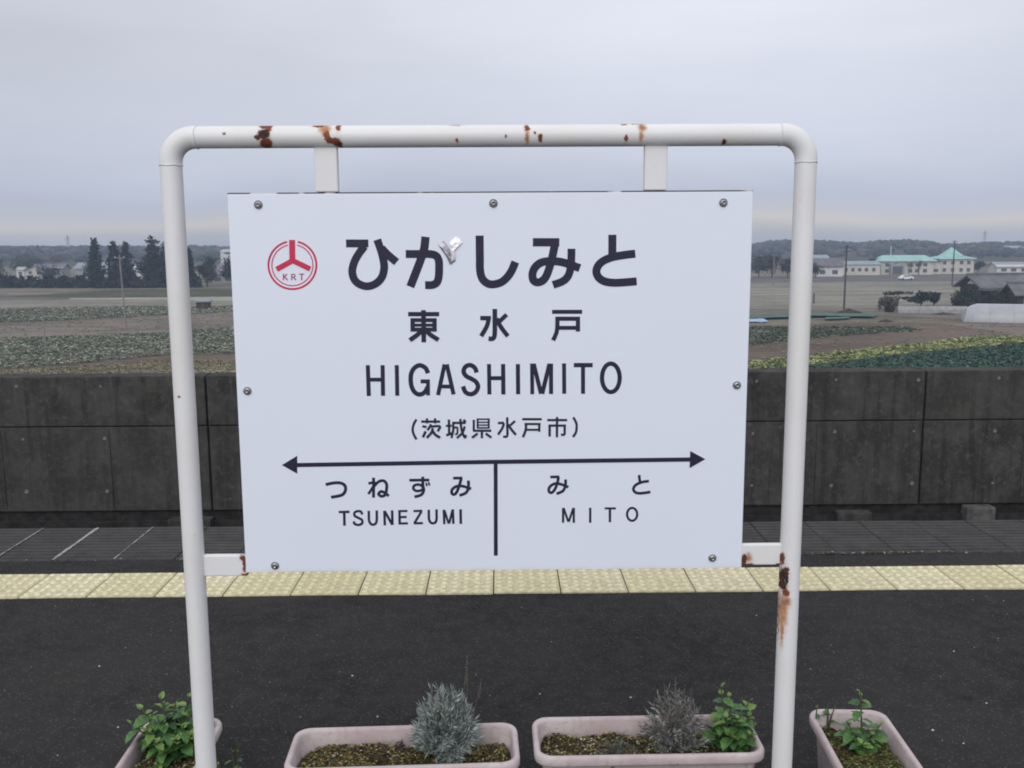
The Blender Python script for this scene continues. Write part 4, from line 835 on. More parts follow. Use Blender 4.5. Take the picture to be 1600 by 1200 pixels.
crops('field_weeds', 'sparse weeds on the brown and pale soil of the right field', [(14, 123), (33, 124), (48, 131), (62, 138), (80, 150), (140, 150), (140, 98), (61.5, 109.4), (47.9, 103), (34.4, 94.8), (23.3, 87.2), (10, 80)], .3, 1.3, 1.0, .26, .08, WD, [.3, .3, .2, .2], .5, lift=.07, nleaf=4, patch=.85)
# ------------------------------------------------------------------ trees
def cards(cen, size, n, rs, squash=.8):
    """n small leaf-sized quads round each of the centres"""
    cen = np.repeat(np.asarray(cen), n, axis=0); m_ = len(cen)
    cen = cen + rs.normal(0, 1, (m_, 3)) * size[1]
    a = rs.normal(0, 1, (m_, 3)); a /= np.linalg.norm(a, axis=1)[:, None]
    b = np.cross(a, rs.normal(0, 1, (m_, 3))); b /= np.linalg.norm(b, axis=1)[:, None]
    s = size[0] * rs.uniform(.6, 1.3, (m_, 1))
    return np.stack([cen - a * s, cen - b * s * squash, cen + a * s, cen + b * s * squash], axis=1)
def tree(kind, label, x, y, h, w, seed, group, col, name=None, cat='tree'):
    rs = np.random.RandomState(seed); t = thing(name or ('cedar_tree' if kind == 'cedar' else 'bare_tree' if kind == 'bare' else 'broadleaf_tree'), label, cat, (x, y, FZ), 0, group)
    mb = MB(); lean = rs.uniform(-.02, .02) * h; r0 = .022 * h + .05
    mb.path([(0, 0, -.1), (lean * .4, 0, h * .35), (lean, 0, h * (.93 if kind == 'cedar' else .6))], [r0, r0 * .75, r0 * .2], 7)
    col = np.array(col)
    if kind == 'cedar':
        C_ = []; z = .10 * h; pw = rs.uniform(.28, .6)
        while z < h * .985:
            u = z / h; r = w / 2 * (1 - u) ** pw * rs.uniform(.72, 1.12) * (1 if u > .18 else .8)
            nb = int(6 + 12 * (1 - u))
            for k in range(nb):
                a = rs.uniform(0, 6.28); rr = r * rs.uniform(.25, 1.0)
                C_.append((lean * u + rr * math.cos(a), rr * math.sin(a), z - .25 * rr + rs.uniform(-.25, .25)))
            z += .42
        C_ = np.array(C_); Q = cards(C_, (.34, .26), 5, rs)
        cc = np.repeat(rs.uniform(.6, 1.35, len(C_)), 5)[:, None] * col
    elif kind == 'bare':
        def br(p, d, L, r, dep):
            q = p + d * L; mb.path([p, p.lerp(q, .5) + Vector((rs.uniform(-1, 1), rs.uniform(-1, 1), 0)) * L * .05, q], [r, r * .8, r * .55], 4, caps=False)
            if dep == 0: return
            for k in range(3 if dep > 1 else 4):
                nd = (d + Vector((rs.uniform(-.8, .8), rs.uniform(-.8, .8), rs.uniform(-.1, .5)))).normalized()
                br(p.lerp(q, rs.uniform(.55, 1)), nd, L * rs.uniform(.55, .8), max(r * .6, .03), dep - 1)
        for k in range(4):
            a = rs.uniform(0, 6.28); br(Vector((0, 0, h * .25)), Vector((math.cos(a) * .35, math.sin(a) * .35, 1)).normalized(), h * .32, r0 * .5, 3)
        C_ = np.array([(rs.uniform(-.45, .45) * w, rs.uniform(-.45, .45) * w, h * rs.uniform(.4, .95)) for k in range(90)])
        Q = cards(C_, (.07, .35), 6, rs, .25); cc = np.repeat(rs.uniform(.7, 1.2, len(C_)), 6)[:, None] * col
    elif kind == 'shrub':
        C_ = []; tone = []
        for k in range(150):
            v = rs.normal(0, 1, 3); v /= np.linalg.norm(v); q = rs.uniform(.5, 1) ** .4
            C_.append((v[0] * q * w * .52, v[1] * q * w * .4, abs(v[2]) * q * h * .9 * (.75 + .25 * math.sin(v[0] * 4 + seed)))); tone.append(.75 + .35 * math.sin(v[0] * 5 + v[2] * 4 + seed) + rs.uniform(-.15, .15))
        C_ = np.array(C_); Q = cards(C_, (.38, .26), 7, rs); cc = np.repeat(np.array(tone), 7)[:, None] * col
    else:
        C_ = []; lumps = [(rs.uniform(-.3, .3) * w, rs.uniform(-.3, .3) * w, h * rs.uniform(.35, .82), w * rs.uniform(.2, .34)) for k in range(11)]
        for lx, ly, lz, lr in lumps:
            for k in range(26):
                v = rs.normal(0, 1, 3); v /= np.linalg.norm(v); v *= lr * rs.uniform(.55, 1.05); v[2] *= .8
                C_.append((lx + v[0], ly + v[1], max(.15, lz + v[2])))
        C_ = np.array(C_); Q = cards(C_, (max(.14, .033 * h), .045 * h), 6, rs)
        tone = np.repeat(rs.uniform(.55, 1.35, len(lumps)), 26) * rs.uniform(.8, 1.2, len(C_))
        cc = np.repeat(tone, 6)[:, None] * col
    mb.build('trunk', TWIG if kind == 'bare' else BARK, t)
    quads('crown', Q, TREEMAT, cc, t)
    return t
CED = (.022, .034, .027); CEDB = (.026, .036, .032); EVG = (.048, .060, .040); BRN = (.085, .072, .058); HEDGE = (.036, .046, .038)
GC = 'cedars in the grove left of the sign'
for i, (lb, x, y, h, w, c) in enumerate((
        ('tall narrow cedar standing alone at the left end of the grove', -110.9, 259.9, 12.9, 5.2, CED),
        ('dark cedar with a broad flat top, second from the left in the grove', -105.6, 259.2, 12.2, 6.6, CED),
        ('dark cedar right behind the grey utility pole in the left grove', -101.3, 256.5, 11.9, 6.0, CEDB),
        ('tallest pointed cedar with a tufted tip left of the left post', -94.4, 257.7, 13.4, 6.6, CED),
        ('shorter dark cedar close to the left post', -90.8, 257.3, 11.4, 6.2, CEDB),
        ('dark cedar hidden partly by the left post', -87.4, 258.5, 10.6, 5.4, CED),
        ('slim dark cedar just right of the left post', -84.0, 256.3, 10.4, 3.4, CEDB))):
    tree('cedar', lb, x, y, h, w, 100 + i, GC, c)
for i, (k, lb, x, y, h, w, c, nm) in enumerate((
        ('bare', 'leafless brown tree between the cedars left of the post', -97.8, 262.0, 10.2, 7.0, BRN, None),
        ('broad', 'dull brownish tree filling the gap left of the tallest cedar', -98.2, 265.0, 8.6, 6.4, (.060, .056, .046), None),
        ('broad', 'dark low tree at the foot of the leftmost cedar', -113.5, 263.0, 6.6, 6.0, (.036, .048, .044), None),
        ('broad', 'dark tree behind the house between post and board', -76.0, 268.0, 8.2, 6.5, (.042, .054, .048), None),
        ('broad', 'dim green tree at the left frame edge behind the hedge', -160.0, 300.0, 6.4, 9.0, (.048, .056, .044), None),
        ('broad', 'dark round tree right beside the white house at far left', -136.5, 288.0, 5.4, 7.0, (.036, .046, .044), None),
        ('broad', 'low dark green tree beside the house between post and board', -79.6, 255.8, 8.3, 5.2, EVG, None),
        ('broad', 'wide rounded green tree behind the white house at far left', -173.1, 349.2, 8.8, 10.5, (.07, .088, .058), None),
        ('bare', 'leafless tree right of the white house at far left', -166.0, 352.2, 9.2, 5.5, BRN, None),
        ('bare', 'leafless grey brown tree at the left frame edge', -185.0, 335.0, 8.0, 9.0, BRN, None),
        ('broad', 'left tree of the dark clump right of the sign board', 80.2, 294.5, 6.9, 6.5, (.052, .066, .058), None),
        ('broad', 'middle tree of the dark clump right of the sign board', 84.6, 295.5, 7.6, 7.0, (.062, .062, .054), None),
        ('broad', 'right tree of the dark clump, close to the right post', 88.8, 293.0, 7.0, 6.4, (.050, .058, .052), None),
        ('broad', 'dark small tree just right of the right post', 96.9, 291.2, 4.8, 4.6, (.042, .056, .046), None),
        ('bare', 'reddish leafless tree between the two teal roofed buildings', 133.6, 301.8, 5.2, 5.6, (.125, .09, .085), None),
        ('broad', 'dark rounded tree right of the pyramid roofed building', 165.9, 328.0, 4.4, 4.6, (.040, .052, .050), None),
        ('broad', 'dark tree at the left end of the long teal roof', 124.2, 318.0, 6.0, 4.2, (.045, .055, .060), None),
        ('bare', 'small leafless tree before the long teal roofed building', 131.0, 303.5, 4.6, 4.0, (.12, .10, .09), None))):
    tree(k, lb, x, y, h, w, 140 + i, None, c, nm)
GH = 'dark shrubs along the foot of the grove'
sh = [(-152, 268, 4.2, 9), (-146, 266, 3.6, 8), (-139, 262, 3.9, 9), (-133, 258, 3.3, 8), (-127, 257, 4.0, 9), (-121, 256, 4.4, 8), (-115.5, 255, 4.8, 8), (-110, 254, 4.0, 7), (-104, 252, 3.6, 7), (-98.5, 252, 4.6, 8), (-92.5, 252, 4.8, 7), (-87, 252, 4.4, 6), (-82.5, 252, 4.6, 5)]
WHERE = ['at the left frame edge', 'second from the left frame edge', 'in front of the white house on its left', 'in front of the white house on its right', 'just right of the white house',
         'midway between the white house and the grove', 'left of the leftmost cedar', 'at the foot of the leftmost cedar', 'at the foot of the flat topped cedar', 'right of the grey utility pole',
         'at the foot of the tallest cedar', 'hidden partly by the left post', 'right of the left post under the slim cedar']
for i, (x, y, h, w) in enumerate(sh):
    tree('shrub', 'dense dark shrub ' + WHERE[i], x, y, h, w, 200 + i, GH, HEDGE, 'shrub', 'shrub')
for i, (lb, x, y, h, w, c) in enumerate((
        ('round clipped tree in front of the farmhouse gable', 77.6, 157.5, 3.7, 3.2, (.040, .062, .032)),
        ('rounded yellow green bush under the farmhouse eave', 84.3, 158.8, 2.5, 3.4, (.062, .075, .035)),
        ('dark green shrub left of the round tree by the farmhouse', 74.6, 162.0, 2.7, 2.6, (.040, .058, .040)),
        ('second dark shrub between pruned pine and farmhouse', 72.2, 161.5, 2.6, 2.4, (.034, .055, .040)),
        ('low dark brown bush before the farmhouse wall', 76.0, 155.5, 1.8, 3.2, (.050, .045, .038)),
        ('dark bush at the foot of the farmhouse, right of the clipped tree', 80.6, 155.8, 2.2, 4.0, (.036, .042, .036)),
        ('grey leafless bush at the left end of the white tunnel', 62.9, 153.1, 2.2, 3.2, (.12, .11, .10)),
        ('low dark hedge plant at the tunnel corner', 61.6, 149.0, 1.0, 1.6, (.040, .05, .035)))):
    tree('broad', lb, x, y, h, w, 230 + i, None, c, 'bush', 'bush')
# pruned garden pine: bent trunk, flat pads of needles
t = thing('garden_pine', 'pruned garden pine with flat cloud shaped pads left of the farmhouse', 'tree', (67.6, 160.4, FZ))
mb = MB(); mb.path([(0, 0, -.1), (.15, 0, .8), (-.2, .1, 1.5), (.1, 0, 2.3)], [.16, .13, .10, .06], 6); mb.path([(-.2, .1, 1.4), (1.0, 0, 1.6), (2.0, 0, 1.5)], [.08, .06, .03], 5); mb.path([(.1, 0, 2.2), (-1.2, 0, 2.35)], [.06, .03], 5); mb.build('trunk', BARK, t)
rs = np.random.RandomState(9)
for cx, cz, rx in ((.1, 2.45, 2.3), (1.9, 1.55, 1.3), (3.0, 1.15, 1.1), (-1.3, 2.3, .8)):
    C_ = np.array([(cx + rx * rs.uniform(-1, 1), rs.uniform(-.8, .8), cz + rs.uniform(-.12, .14)) for k in range(60)])
    quads('needle_pad', cards(C_, (.12, .08), 6, rs), TREEMAT, np.repeat(rs.uniform(.6, 1.2, 60), 6)[:, None] * np.array((.042, .056, .036)), t)

# ------------------------------------------------------------------ buildings
def window(t, x0, x1, z0, z1, y, frame=TRIM):
    mb = MB(); q = .07
    for a in ((x0 - q, x1 + q, z1, z1 + q), (x0 - q, x1 + q, z0 - q, z0), (x0 - q, x0, z0, z1), (x1, x1 + q, z0, z1)): mb.box(a[0], a[1], y - .06, y + .02, a[2], a[3])
    f = mb.build('window', frame, t); mb = MB(); mb.box(x0, x1, y - .02, y + .015, z0, z1); mb.build('pane', GLASS, f)
def gable(t, hx, hy, ez, rz_, over, mat, ridge='x', cx=0, cy=0, thick=.22, name='roof', ridgecap=None):
    """pitched roof with thickness; ridge along x or y"""
    mb = MB(); ox, oy = hx + over, hy + over
    if ridge == 'x':
        pr = [(-oy, ez - .35), (0, rz_), (oy, ez - .35), (oy, ez - .35 - thick), (0, rz_ - thick), (-oy, ez - .35 - thick)]
        V = [(cx - ox, cy + a, b) for a, b in pr] + [(cx + ox, cy + a, b) for a, b in pr]
    else:
        pr = [(-ox, ez - .35), (0, rz_), (ox, ez - .35), (ox, ez - .35 - thick), (0, rz_ - thick), (-ox, ez - .35 - thick)]
        V = [(cx + a, cy - oy, b) for a, b in pr] + [(cx + a, cy + oy, b) for a, b in pr]
    mb.add(V, [(i, (i + 1) % 6, 6 + (i + 1) % 6, 6 + i) for i in range(6)] + [(0, 1, 4, 5), (1, 2, 3, 4), (6, 11, 10, 7), (7, 10, 9, 8)])
    r = mb.build(name, mat, t)
    if ridgecap:
        mb = MB()
        if ridge == 'x': mb.box(cx - ox, cx + ox, cy - .22, cy + .22, rz_ - .05, rz_ + .28)
        else: mb.box(cx - .22, cx + .22, cy - oy, cy + oy, rz_ - .05, rz_ + .28)
        mb.build('ridge', ridgecap, r)
    return r
def gablewall(t, hx, hy, ez, rz_, mat, ridge='x', cx=0, cy=0):
    mb = MB(); mb.box(cx - hx, cx + hx, cy - hy, cy + hy, -.3, ez)
    e = .28
    if ridge == 'x': V = [(cx - hx, cy - hy, ez), (cx - hx, cy + hy, ez), (cx - hx, cy, rz_ - e), (cx + hx, cy - hy, ez), (cx + hx, cy + hy, ez), (cx + hx, cy, rz_ - e)]
    else: V = [(cx - hx, cy - hy, ez), (cx + hx, cy - hy, ez), (cx, cy - hy, rz_ - e), (cx - hx, cy + hy, ez), (cx + hx, cy + hy, ez), (cx, cy + hy, rz_ - e)]
    mb.add(V, [(0, 1, 2), (3, 5, 4), (0, 2, 5, 3), (1, 4, 5, 2)]); return mb.build('wall', mat, t)
def hip(t, hx, hy, ez, rz_, over, mat, ridge=.5, cx=0, cy=0):
    ox, oy = hx + over, hy + over; rx = hx * ridge; mb = MB()
    V = [(cx - ox, cy - oy, ez), (cx + ox, cy - oy, ez), (cx + ox, cy + oy, ez), (cx - ox, cy + oy, ez)]
    V += [(a, b, ez - .25) for a, b, _ in V] + [(cx - rx, cy, rz_), (cx + rx, cy, rz_)]
    mb.add(V, [(0, 1, 9, 8), (2, 3, 8, 9), (1, 2, 9), (3, 0, 8), (0, 4, 5, 1), (1, 5, 6, 2), (2, 6, 7, 3), (3, 7, 4, 0), (4, 7, 6, 5)]); return mb.build('roof', mat, t)
def house(name, label, x, y, rz, hx, hy, ez, rz_, wall, roof, ridge='x', over=.5, wins=(), cat='house', ridgecap=None, group=None):
    t = thing(name, label, cat, (x, y, FZ), rz, group); gablewall(t, hx, hy, ez, rz_, wall, ridge); gable(t, hx, hy, ez, rz_, over, roof, ridge, ridgecap=ridgecap)
    for w in wins: window(t, *w, -hy - .01)
    return t
house('house', 'small two storey white house at far left among dark trees', -143.8, 294.2, .25, 2.7, 3.0, 4.0, 5.2, CREAM, PURPLE, 'y', .4, ((-1.7, -.8, .7, 1.7), (.6, 1.6, .7, 1.7), (-1.7, -.8, 2.6, 3.5), (.6, 1.6, 2.6, 3.5)))
house('shed', 'pale narrow shed left of the white house at far left', -169.4, 336.3, .1, 1.3, 2.0, 3.2, 3.9, WHITE, GREYWALL, 'x', .2, ((-.6, .6, .8, 2.2),), 'shed')
house('house', 'low house with a pale green wall behind the far left shed', -160.0, 338.0, .1, 5.0, 4.0, 3.4, 4.8, GREYWALL, SLATE, 'x', .5, ((-3, -1.5, .8, 2.0), (1.5, 3, .8, 2.0)))
house('house', 'distant house with pale blue roof between the left houses and the grove', -143.0, 335.0, .0, 5.5, 4, 3.6, 5.2, GREYWALL, BLUEROOF, 'x', .5, ((-3, -1.6, .9, 2.1), (1.2, 2.8, .9, 2.1)))
house('house', 'grey house with a light blue roof just left of the tallest trees', -131.0, 345.0, .2, 4.5, 4, 3.3, 4.6, WHITE, BLUEROOF, 'x', .4, ((-2.5, -1.2, .9, 2.1), (1.0, 2.4, .9, 2.1)))
house('house', 'brown roofed house seen between the left post and the board', -82.8, 283.5, .1, 3.6, 3.4, 3.0, 5.3, GREYWALL, PURPLE, 'x', .6, ((-2.6, -.4, .5, 1.7), (.6, 2.6, .5, 1.7)))
house('warehouse', 'distant pale building above the brown roofed house by the board', -132.0, 470.0, .0, 5.5, 5, 8.0, 9.0, WHITE, BLUEROOF, 'x', .2, ((-3.5, 3.5, 6.5, 7.3),), 'building')
# little field hut
t = thing('field_hut', 'small dark hut with a flat pale roof in the left field', 'hut', (-52.4, 165.8, FZ), .05)
mb = MB(); mb.box(-1.05, 1.05, -.9, .9, -.1, 1.35); mb.build('wall', DARKWOOD, t); mb = MB(); mb.box(-1.35, 1.35, -1.2, 1.2, 1.36, 1.62); mb.build('roof', BLUEROOF, t); mb = MB(); mb.box(-.35, .35, -.94, -.905, 0, 1.2); mb.build('door', BARK, t)
# teal roofed halls
t = thing('school_hall', 'long cream hall with a teal hipped roof right of the post', 'building', (134.6, 316.5, FZ), -.06)
mb = MB(); mb.box(-8.6, 8.6, -4, 4, -.3, 4.6); mb.build('wall', CREAM, t); hip(t, 8.6, 4, 4.6, 6.4, .8, TEAL, .82)
for x in (-7.2, -4.4, .4, 2.6, 5.2): window(t, x, x + 1.3, 2.7, 3.8, -4.01); window(t, x, x + 1.3, .7, 1.9, -4.01)
mb = MB(); mb.box(-5.8, -1.4, -5.4, -4.02, -.1, 3.6); p_ = mb.build('porch', GREYWALL, t); 
mb = MB(); mb.box(-5.2, -2.0, -5.44, -5.405, .2, 2.8); mb.build('door', GLASS, p_)
mb = MB(); mb.box(-4.1, -3.9, .5, .7, 5.4, 9.4); mb.build('mast', TRIM, t)
t = thing('school_building', 'cream two storey building with a teal pyramid roof', 'building', (152.3, 320.0, FZ), -.05)
mb = MB(); mb.box(-5.6, 5.6, -5, 5, -.3, 5.2); mb.build('wall', CREAM, t); hip(t, 5.6, 5, 5.2, 6.3, .7, TEAL, .55)
mb = MB(); V = [(-3.4, -3.4, 5.7), (3.4, -3.4, 5.7), (3.4, 3.4, 5.7), (-3.4, 3.4, 5.7), (0, 0, 9.0)]; mb.add(V, [(0, 1, 4), (1, 2, 4), (2, 3, 4), (3, 0, 4), (3, 2, 1, 0)]); mb.build('pyramid_roof', TEAL, t)
for x in (-4.6, -1.9, .9, 3.3): window(t, x, x + 1.2, 3.2, 4.4, -5.01); window(t, x, x + 1.2, .8, 2.0, -5.01)
t = thing('annex_building', 'cream annex with a low grey roof left of the pyramid roof', 'building', (144.6, 317.5, FZ), -.05)
mb = MB(); mb.box(-2.0, 2.0, -3, 3, -.3, 4.3); mb.build('wall', CREAM, t); hip(t, 2.0, 3, 4.3, 5.2, .4, SLATE, .3); window(t, -1.2, 1.2, .8, 1.8, -3.01)
t = thing('long_building', 'long low whitish building left of the teal roofed hall', 'building', (117.6, 314.0, FZ), -.05)
mb = MB(); mb.box(-7.6, 7.2, -3, 3, -.3, 3.7); mb.build('wall', CREAM, t); gable(t, 7.5, 3, 3.9, 4.6, .3, BLUEROOF, 'x', cx=-.2)
for x in (-6.6, -4.4, -2.2, 0, 2.2, 4.6): window(t, x, x + 1.1, 1.2, 2.4, -3.01)
house('house', 'grey roofed house right beside the right post', 104.4, 303.3, -.05, 4.2, 3.4, 3.7, 5.8, WHITE, SLATE, 'x', .6, ((-3, -1.4, .8, 2.1), (.8, 2.6, .8, 2.1)))
house('house', 'pale roofed house behind the grey roof near the right post', 106.5, 322.0, .1, 4.0, 4, 4.6, 6.6, WHITE, BLUEROOF, 'x', .5, ((-2.6, -1.2, 3.0, 4.0), (.8, 2.2, 3.0, 4.0)))
house('long_house', 'white low building with grey roof at far right', 171.5, 318.0, -.05, 5.8, 3.5, 2.6, 3.9, WHITE, GREYWALL, 'x', .4, ((-4.4, -2.6, .8, 1.8), (-1.2, .6, .8, 1.8), (2.2, 4, .8, 1.8)), 'building')
house('house', 'dark roofed house at the right frame edge behind the farm', 181.8, 312.0, -.1, 4.0, 4, 2.8, 4.6, WHITE, SLATE, 'x', .5, ((-2.6, -1, .8, 1.9), (.6, 2, .8, 1.9)))
house('house', 'far house showing a pale roof on the slope at far right', 330.0, 610.0, .1, 6.0, 4, 5.0, 7.5, WHITE, BLUEROOF, 'x', .4, ((-2, -.6, 2.6, 3.8),))
# farmhouse: tiled main roof over dark timber, wings to the right
t = thing('farmhouse', 'old farmhouse with grey tiled roof and a white plaster gable', 'house', (86.2, 165.2, FZ), .10)
gablewall(t, 3.9, 3.2, 3.2, 5.2, DARKWOOD, 'x'); gable(t, 3.9, 3.2, 3.6, 5.3, .95, SLATE, 'x', thick=.3, ridgecap=SLATE)
mb = MB(); V = [(-3.93, -1.2, 3.7), (-3.93, 1.2, 3.7), (-3.93, 0, 4.6)]; mb.add(V + [(a + .02, b, c) for a, b, c in V], [(0, 2, 1), (3, 4, 5), (0, 1, 4, 3), (1, 2, 5, 4), (2, 0, 3, 5)]); mb.build('gable_plaster', WHITE, t)
for x in (-3.0, -1.0, 1.2): window(t, x, x + 1.5, .6, 2.1, -3.21, DARKWOOD)
mb = MB(); mb.box(-4.6, 4.6, -4.6, -3.0, 2.72, 2.86); mb.build('eave_roof', SLATE, t)
mb = MB(); mb.box(-4.5, -3.96, -3.6, -3.3, 2.9, 3.3); mb.build('eave_tile', WHITE, t)
house('farm_wing', 'violet grey roofed wing beside the old farmhouse', 96.0, 174.5, -.12, 3.6, 3.0, 3.5, 5.0, GREYWALL, PURPLE, 'x', .6, ((-2.2, -.6, 1.9, 2.9),), 'house', SLATE)
t = house('farm_annex', 'low tiled annex with white porch posts at the right frame edge', 88.3, 155.4, -.10, 3.6, 2.4, 2.8, 4.2, DARKWOOD, SLATE, 'x', .9, ((-2.6, -1.4, .7, 1.9),), 'house', SLATE)
for x in (.2, .9, 2.2):
    mb = MB(); mb.box(x, x + .28, -3.1, -2.82, 0, 2.3); mb.build('porch_post', WHITE, t)
# greenhouse tunnel
t = thing('greenhouse', 'long white plastic greenhouse tunnel in front of the farmhouse', 'greenhouse', (65.3, 132.7, FZ), math.atan2(-10.5, 27))
mb = MB(); n = 20; Lg = 34; V = []
for u, sc, tl in ((0, .72, .5), (.5, .9, .6), (1.3, 1, .6), (9, 1, 0), (18, 1, 0), (Lg, 1, 0)):
    for k in range(n + 1):
        a = math.pi * k / n; V.append((u + tl * math.sin(a), 2.9 * sc * -math.cos(a), 2.45 * sc * math.sin(a) ** .9))
mb.add(V, [(r * (n + 1) + k, r * (n + 1) + k + 1, (r + 1) * (n + 1) + k + 1, (r + 1) * (n + 1) + k) for r in range(5) for k in range(n)]); E0 = V[:n + 1]; E1 = V[-n - 1:]
mb.add(E0, [tuple(range(n + 1))]); mb.add(E1, [tuple(reversed(range(n + 1)))]); mb.build('film_cover', FILM, t, smooth=True)
for u in np.arange(3.0, Lg, 3.0):
    mb = MB(); mb.path([(u + .25, 2.91 * -math.cos(math.pi * k / n), 2.46 * math.sin(math.pi * k / n) ** .9) for k in range(n + 1)], .02, 4); mb.build('hoop', GALV, t)
# low white tunnel by the shrubs
t = thing('low_tunnel', 'low whitish crop tunnel between pruned pine and greenhouse', 'crop tunnel', (62.2, 147.6, FZ), math.atan2(-1.0, 10))
mb = MB(); V = []
for u in (0, 10.6):
    for k in range(9):
        a = math.pi * k / 8; V.append((u, .8 * -math.cos(a), 1.05 * math.sin(a) ** .6))
mb.add(V, [(k, k + 1, 10 + k, 9 + k) for k in range(8)] + [tuple(range(9)), tuple(reversed(range(9, 18)))]); mb.build('film_cover', OLDFILM, t)
for u in (1.5, 3.5, 5.5, 7.5, 9.3):
    mb = MB(); mb.path([(u, .82 * -math.cos(math.pi * k / 8), 1.07 * math.sin(math.pi * k / 8) ** .6) for k in range(9)], .025, 4); mb.build('hoop', GALV, t)
def heap(label, x, y, L, Wd, h, mat, seed):
    rs = np.random.RandomState(seed); mb = MB(); n = 14; V = []
    for j in range(5):
        f = j / 4
        for k in range(n):
            a = 2 * math.pi * k / n; q = (1 - f ** 1.5) * rs.uniform(.85, 1.1); V.append((x + L * q * math.cos(a), y + Wd * q * math.sin(a), FZ - .02 + h * f * rs.uniform(.8, 1.1)))
    mb.add(V, [(j * n + k, j * n + (k + 1) % n, (j + 1) * n + (k + 1) % n, (j + 1) * n + k) for j in range(4) for k in range(n)]); tag(mb.build('compost_heap', mat, smooth=True), label, 'heap')
DKSOIL = plain('dark compost', (0.055, 0.042, 0.035), 0.98, 0.3, 2, bump=.4)
heap('dark compost heap at the foot of the right utility pole', 54.6, 147.5, 2.4, 1.2, .75, DKSOIL, 3)
heap('small dark soil heap at the tip of the green netting', 54.0, 131.6, 1.2, .8, .4, DKSOIL, 4)
heap('low dark heap of weeds beside the low white tunnel', 67.5, 143.2, 2.2, .8, .4, DKSOIL, 5)
# ------------------------------------------------------------------ poles
def pole(label, x, y, h, r, mat, arms=0, name='utility_pole', group=None, lean=0):
    t = thing(name, label, 'pole', (x, y, FZ), 0, group); mb = MB(); mb.path([(0, 0, -.1), (lean * .5, 0, h * .5), (lean, 0, h)], [r, r * .9, r * .75], 8); mb.build('shaft', mat, t)
    for k in range(arms):
        z = h - .35 - .7 * k; mb = MB(); mb.box(lean - .75, lean + .75, -.06, .06, z, z + .11); a = mb.build('crossarm', mat, t)
        for q in (-.6, 0, .6):
            mb = MB(); mb.lathe([(.05, z + .111), (.07, z + .2), (.03, z + .28)], 6, (lean + q, 0, 0)); mb.build('insulator', TRIM, a)
    return t
pole('dark utility pole with crossarms in the field right of the right post', 56.6, 155.2, 10.6, .17, POLEDARK, 2)
pole('dark utility pole standing before the pyramid roofed building', 111.7, 233.2, 11.2, .16, POLEDARK, 1)
pole('pale thin utility pole in the gap between board and right post', 69.9, 242.6, 8.0, .16, POLEC, 1)
pole('pale grey utility pole before the cedar grove at left', -50.8, 127.2, 9.9, .13, POLEC, 1, lean=-.25)
pole('slim grey pole in the cabbage field at far left', -43.2, 88.9, 5.6, .085, POLEC, 0, 'field_pole')
pole('thin stake right of the left post in the pale field', -42.2, 129.5, 3.0, .05, POLEC, 0, 'stake')
pole('thin stake close to the left edge of the board', -38.3, 131.2, 2.7, .05, POLEC, 0, 'stake')
pole('short dark post beside the right post in the stubble field', 57.0, 171.7, 1.9, .16, POLEDARK, 0, 'field_post')
def pylon(label, x, y, z, h):
    t = thing('pylon', label, 'pylon', (x, y, z)); mb = MB()
    for sx in (-1, 1):
        for sy in (-1, 1): mb.path([(sx * 1.6, sy * 1.6, 0), (sx * .3, sy * .3, h)], .16, 4)
    for k in range(7):
        f, g_ = k / 7, (k + 1) / 7; w0, w1 = 1.6 - 1.3 * f, 1.6 - 1.3 * g_
        for sy in (-1, 1): mb.path([(-w0, sy * w0, h * f), (w1, sy * w1, h * g_)], .09, 3); mb.path([(w0, sy * w0, h * f), (-w1, sy * w1, h * g_)], .09, 3)
    mb.build('lattice', GALV, t)
    for q in (.78, .9):
        mb = MB(); mb.box(-3.2, 3.2, -.15, .15, h * q, h * q + .25); mb.build('crossarm', GALV, t)
pylon('faint pylon on the hills at far left', -386, 850, -8, 18)
pylon('faint pylon on the hills behind the farmhouse roofs', 434, 850, -8, 17.5)
# white car on the far road: body, cabin, four wheels
t = thing('parked_car', 'white car on the far road before the teal roofed buildings', 'car', (115.9, 270.0, FZ + .06), .08)
prof = [(-2.0, .35), (-2.05, .75), (-1.55, .92), (-.95, 1.38), (.75, 1.42), (1.35, .98), (1.95, .88), (2.02, .4), (1.6, .28), (-1.6, .28)]
mb = MB(); n = len(prof); mb.add([(a, -.8, b) for a, b in prof] + [(a, .8, b) for a, b in prof], [tuple(range(n)), tuple(reversed(range(n, 2 * n)))] + [((i + 1) % n, i, n + i, n + (i + 1) % n) for i in range(n)]); mb.build('body', CARPAINT, t, bevel=.06)
mb = MB(); wp = [(-1.35, .98), (-.88, 1.3), (.7, 1.34), (1.15, 1.0)]
mb.add([(a, -.812, b) for a, b in wp], [(0, 1, 2, 3)]); mb.add([(a, .812, b) for a, b in wp], [(3, 2, 1, 0)]); mb.build('side_window', GLASS, t)
for x in (-1.25, 1.25):
    for y in (-.74, .74):
        mb = MB(); mb.lathe([(.10, -.09), (.30, -.09), (.30, .09), (.10, .09)], 12, (0, 0, 0), '-y'); w_ = mb.build('wheel', TYRE, t); w_.location = (x, y, .30)

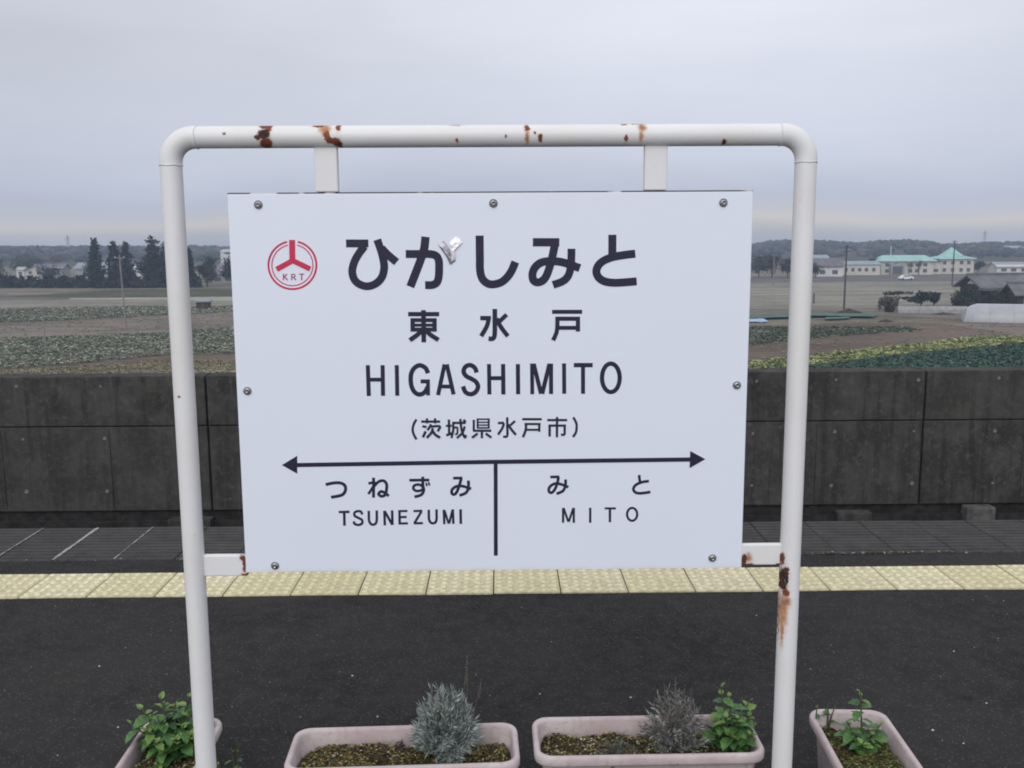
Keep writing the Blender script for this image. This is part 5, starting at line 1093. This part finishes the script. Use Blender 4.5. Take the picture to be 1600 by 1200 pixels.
# ------------------------------------------------------------------ wooded hills on the horizon
def ridge(th):          # height of the tree tops above the field, by bearing
    u = 1469 * math.tan(th - R(.57)) + 800
    P = [(-900, 10.8), (0, 10.6), (160, 10.2), (365, 9.9), (600, 10.6), (900, 10.2), (1172, 8.6), (1200, 10.9), (1240, 11.5), (1280, 11.5), (1340, 9.4), (1372, 10.9), (1405, 12.4), (1440, 11.0), (1465, 7.6), (1500, 7.9), (1540, 9.3), (1600, 9.6), (2600, 10.8)]
    for (a, b), (c, d_) in zip(P, P[1:]):
        if a <= u <= c: return b + (d_ - b) * (u - a) / (c - a)
    return 10.4
V = []; nt, ns = 161, 14
rads = np.linspace(560, 1300, ns)
def hillz(th, r):
    k = min(1, max(0, (r - 600) / 230)); k = k * k * (3 - 2 * k)
    return FZ + .02 + (ridge(th) - 5.0 - .6 * math.sin(th * 60) * math.sin(th * 23 + 1)) * k * (1 - .25 * max(0, (r - 900) / 400))
for j in range(ns):
    for i in range(nt):
        th = R(-55 + 110 * i / (nt - 1)); V.append((rads[j] * math.sin(th), rads[j] * math.cos(th), hillz(th, rads[j])))
mb = MB(); mb.add(V, [(j * nt + i, j * nt + i + 1, (j + 1) * nt + i + 1, (j + 1) * nt + i) for j in range(ns - 1) for i in range(nt - 1)])
mb.build('hills', HILLSOIL, kind='structure', smooth=True)
# crowns of the far-off wood
import bmesh
bm = bmesh.new(); bmesh.ops.create_icosphere(bm, subdivisions=2, radius=1); ico = np.array([v.co[:] for v in bm.verts]); icf = np.array([[v.index for v in f.verts] for f in bm.faces]); bm.free()
rs = np.random.RandomState(77); TV = []; TC = []
pal = np.array([(.040, .052, .040), (.055, .062, .042), (.075, .068, .050), (.048, .056, .050), (.088, .078, .060)])
N = 2600
for k in range(N):
    th = R(rs.uniform(-46, 46)); 
    if -9 < math.degrees(th) < 10 and rs.rand() < .6: continue
    r = rs.choice([rs.uniform(640, 760), rs.uniform(760, 900), rs.uniform(820, 960)], p=[.3, .4, .3])
    sz = rs.uniform(2.2, 4.2); tall = rs.uniform(.8, 1.25)
    s = ico * (1 + rs.normal(0, .13, (len(ico), 1))) * np.array((sz, sz, 2.6 * tall)) + np.array((r * math.sin(th), r * math.cos(th), hillz(th, r) + 2.6))
    TV.append(s[icf]); TC.append(np.repeat((pal[rs.randint(5)] * rs.uniform(.7, 1.25))[None], len(icf), 0) * rs.uniform(.8, 1.2, (len(icf), 1)))
o = quads('distant_woodland', np.concatenate(TV), TREEMAT, np.concatenate(TC), kind='stuff'); o['label'] = 'far-off wooded hills along the horizon'

# ------------------------------------------------------------------ air between here and the hills
hm = bpy.data.materials.new('haze'); hm.use_nodes = True
hn = hm.node_tree.nodes; hl = hm.node_tree.links
hn.remove(hn['Principled BSDF'])
pv = hn.new('ShaderNodeVolumePrincipled'); pv.inputs['Color'].default_value = (0.60, 0.74, 1.0, 1); pv.inputs['Density'].default_value = HAZE; pv.inputs['Anisotropy'].default_value = 0.0
hl.new(pv.outputs[0], hn['Material Output'].inputs['Volume'])
mb = MB(); mb.box(-1510, 1510, -70, 1440, FZ - 1.6, 14.0); mb.build('haze', hm, kind='stuff')
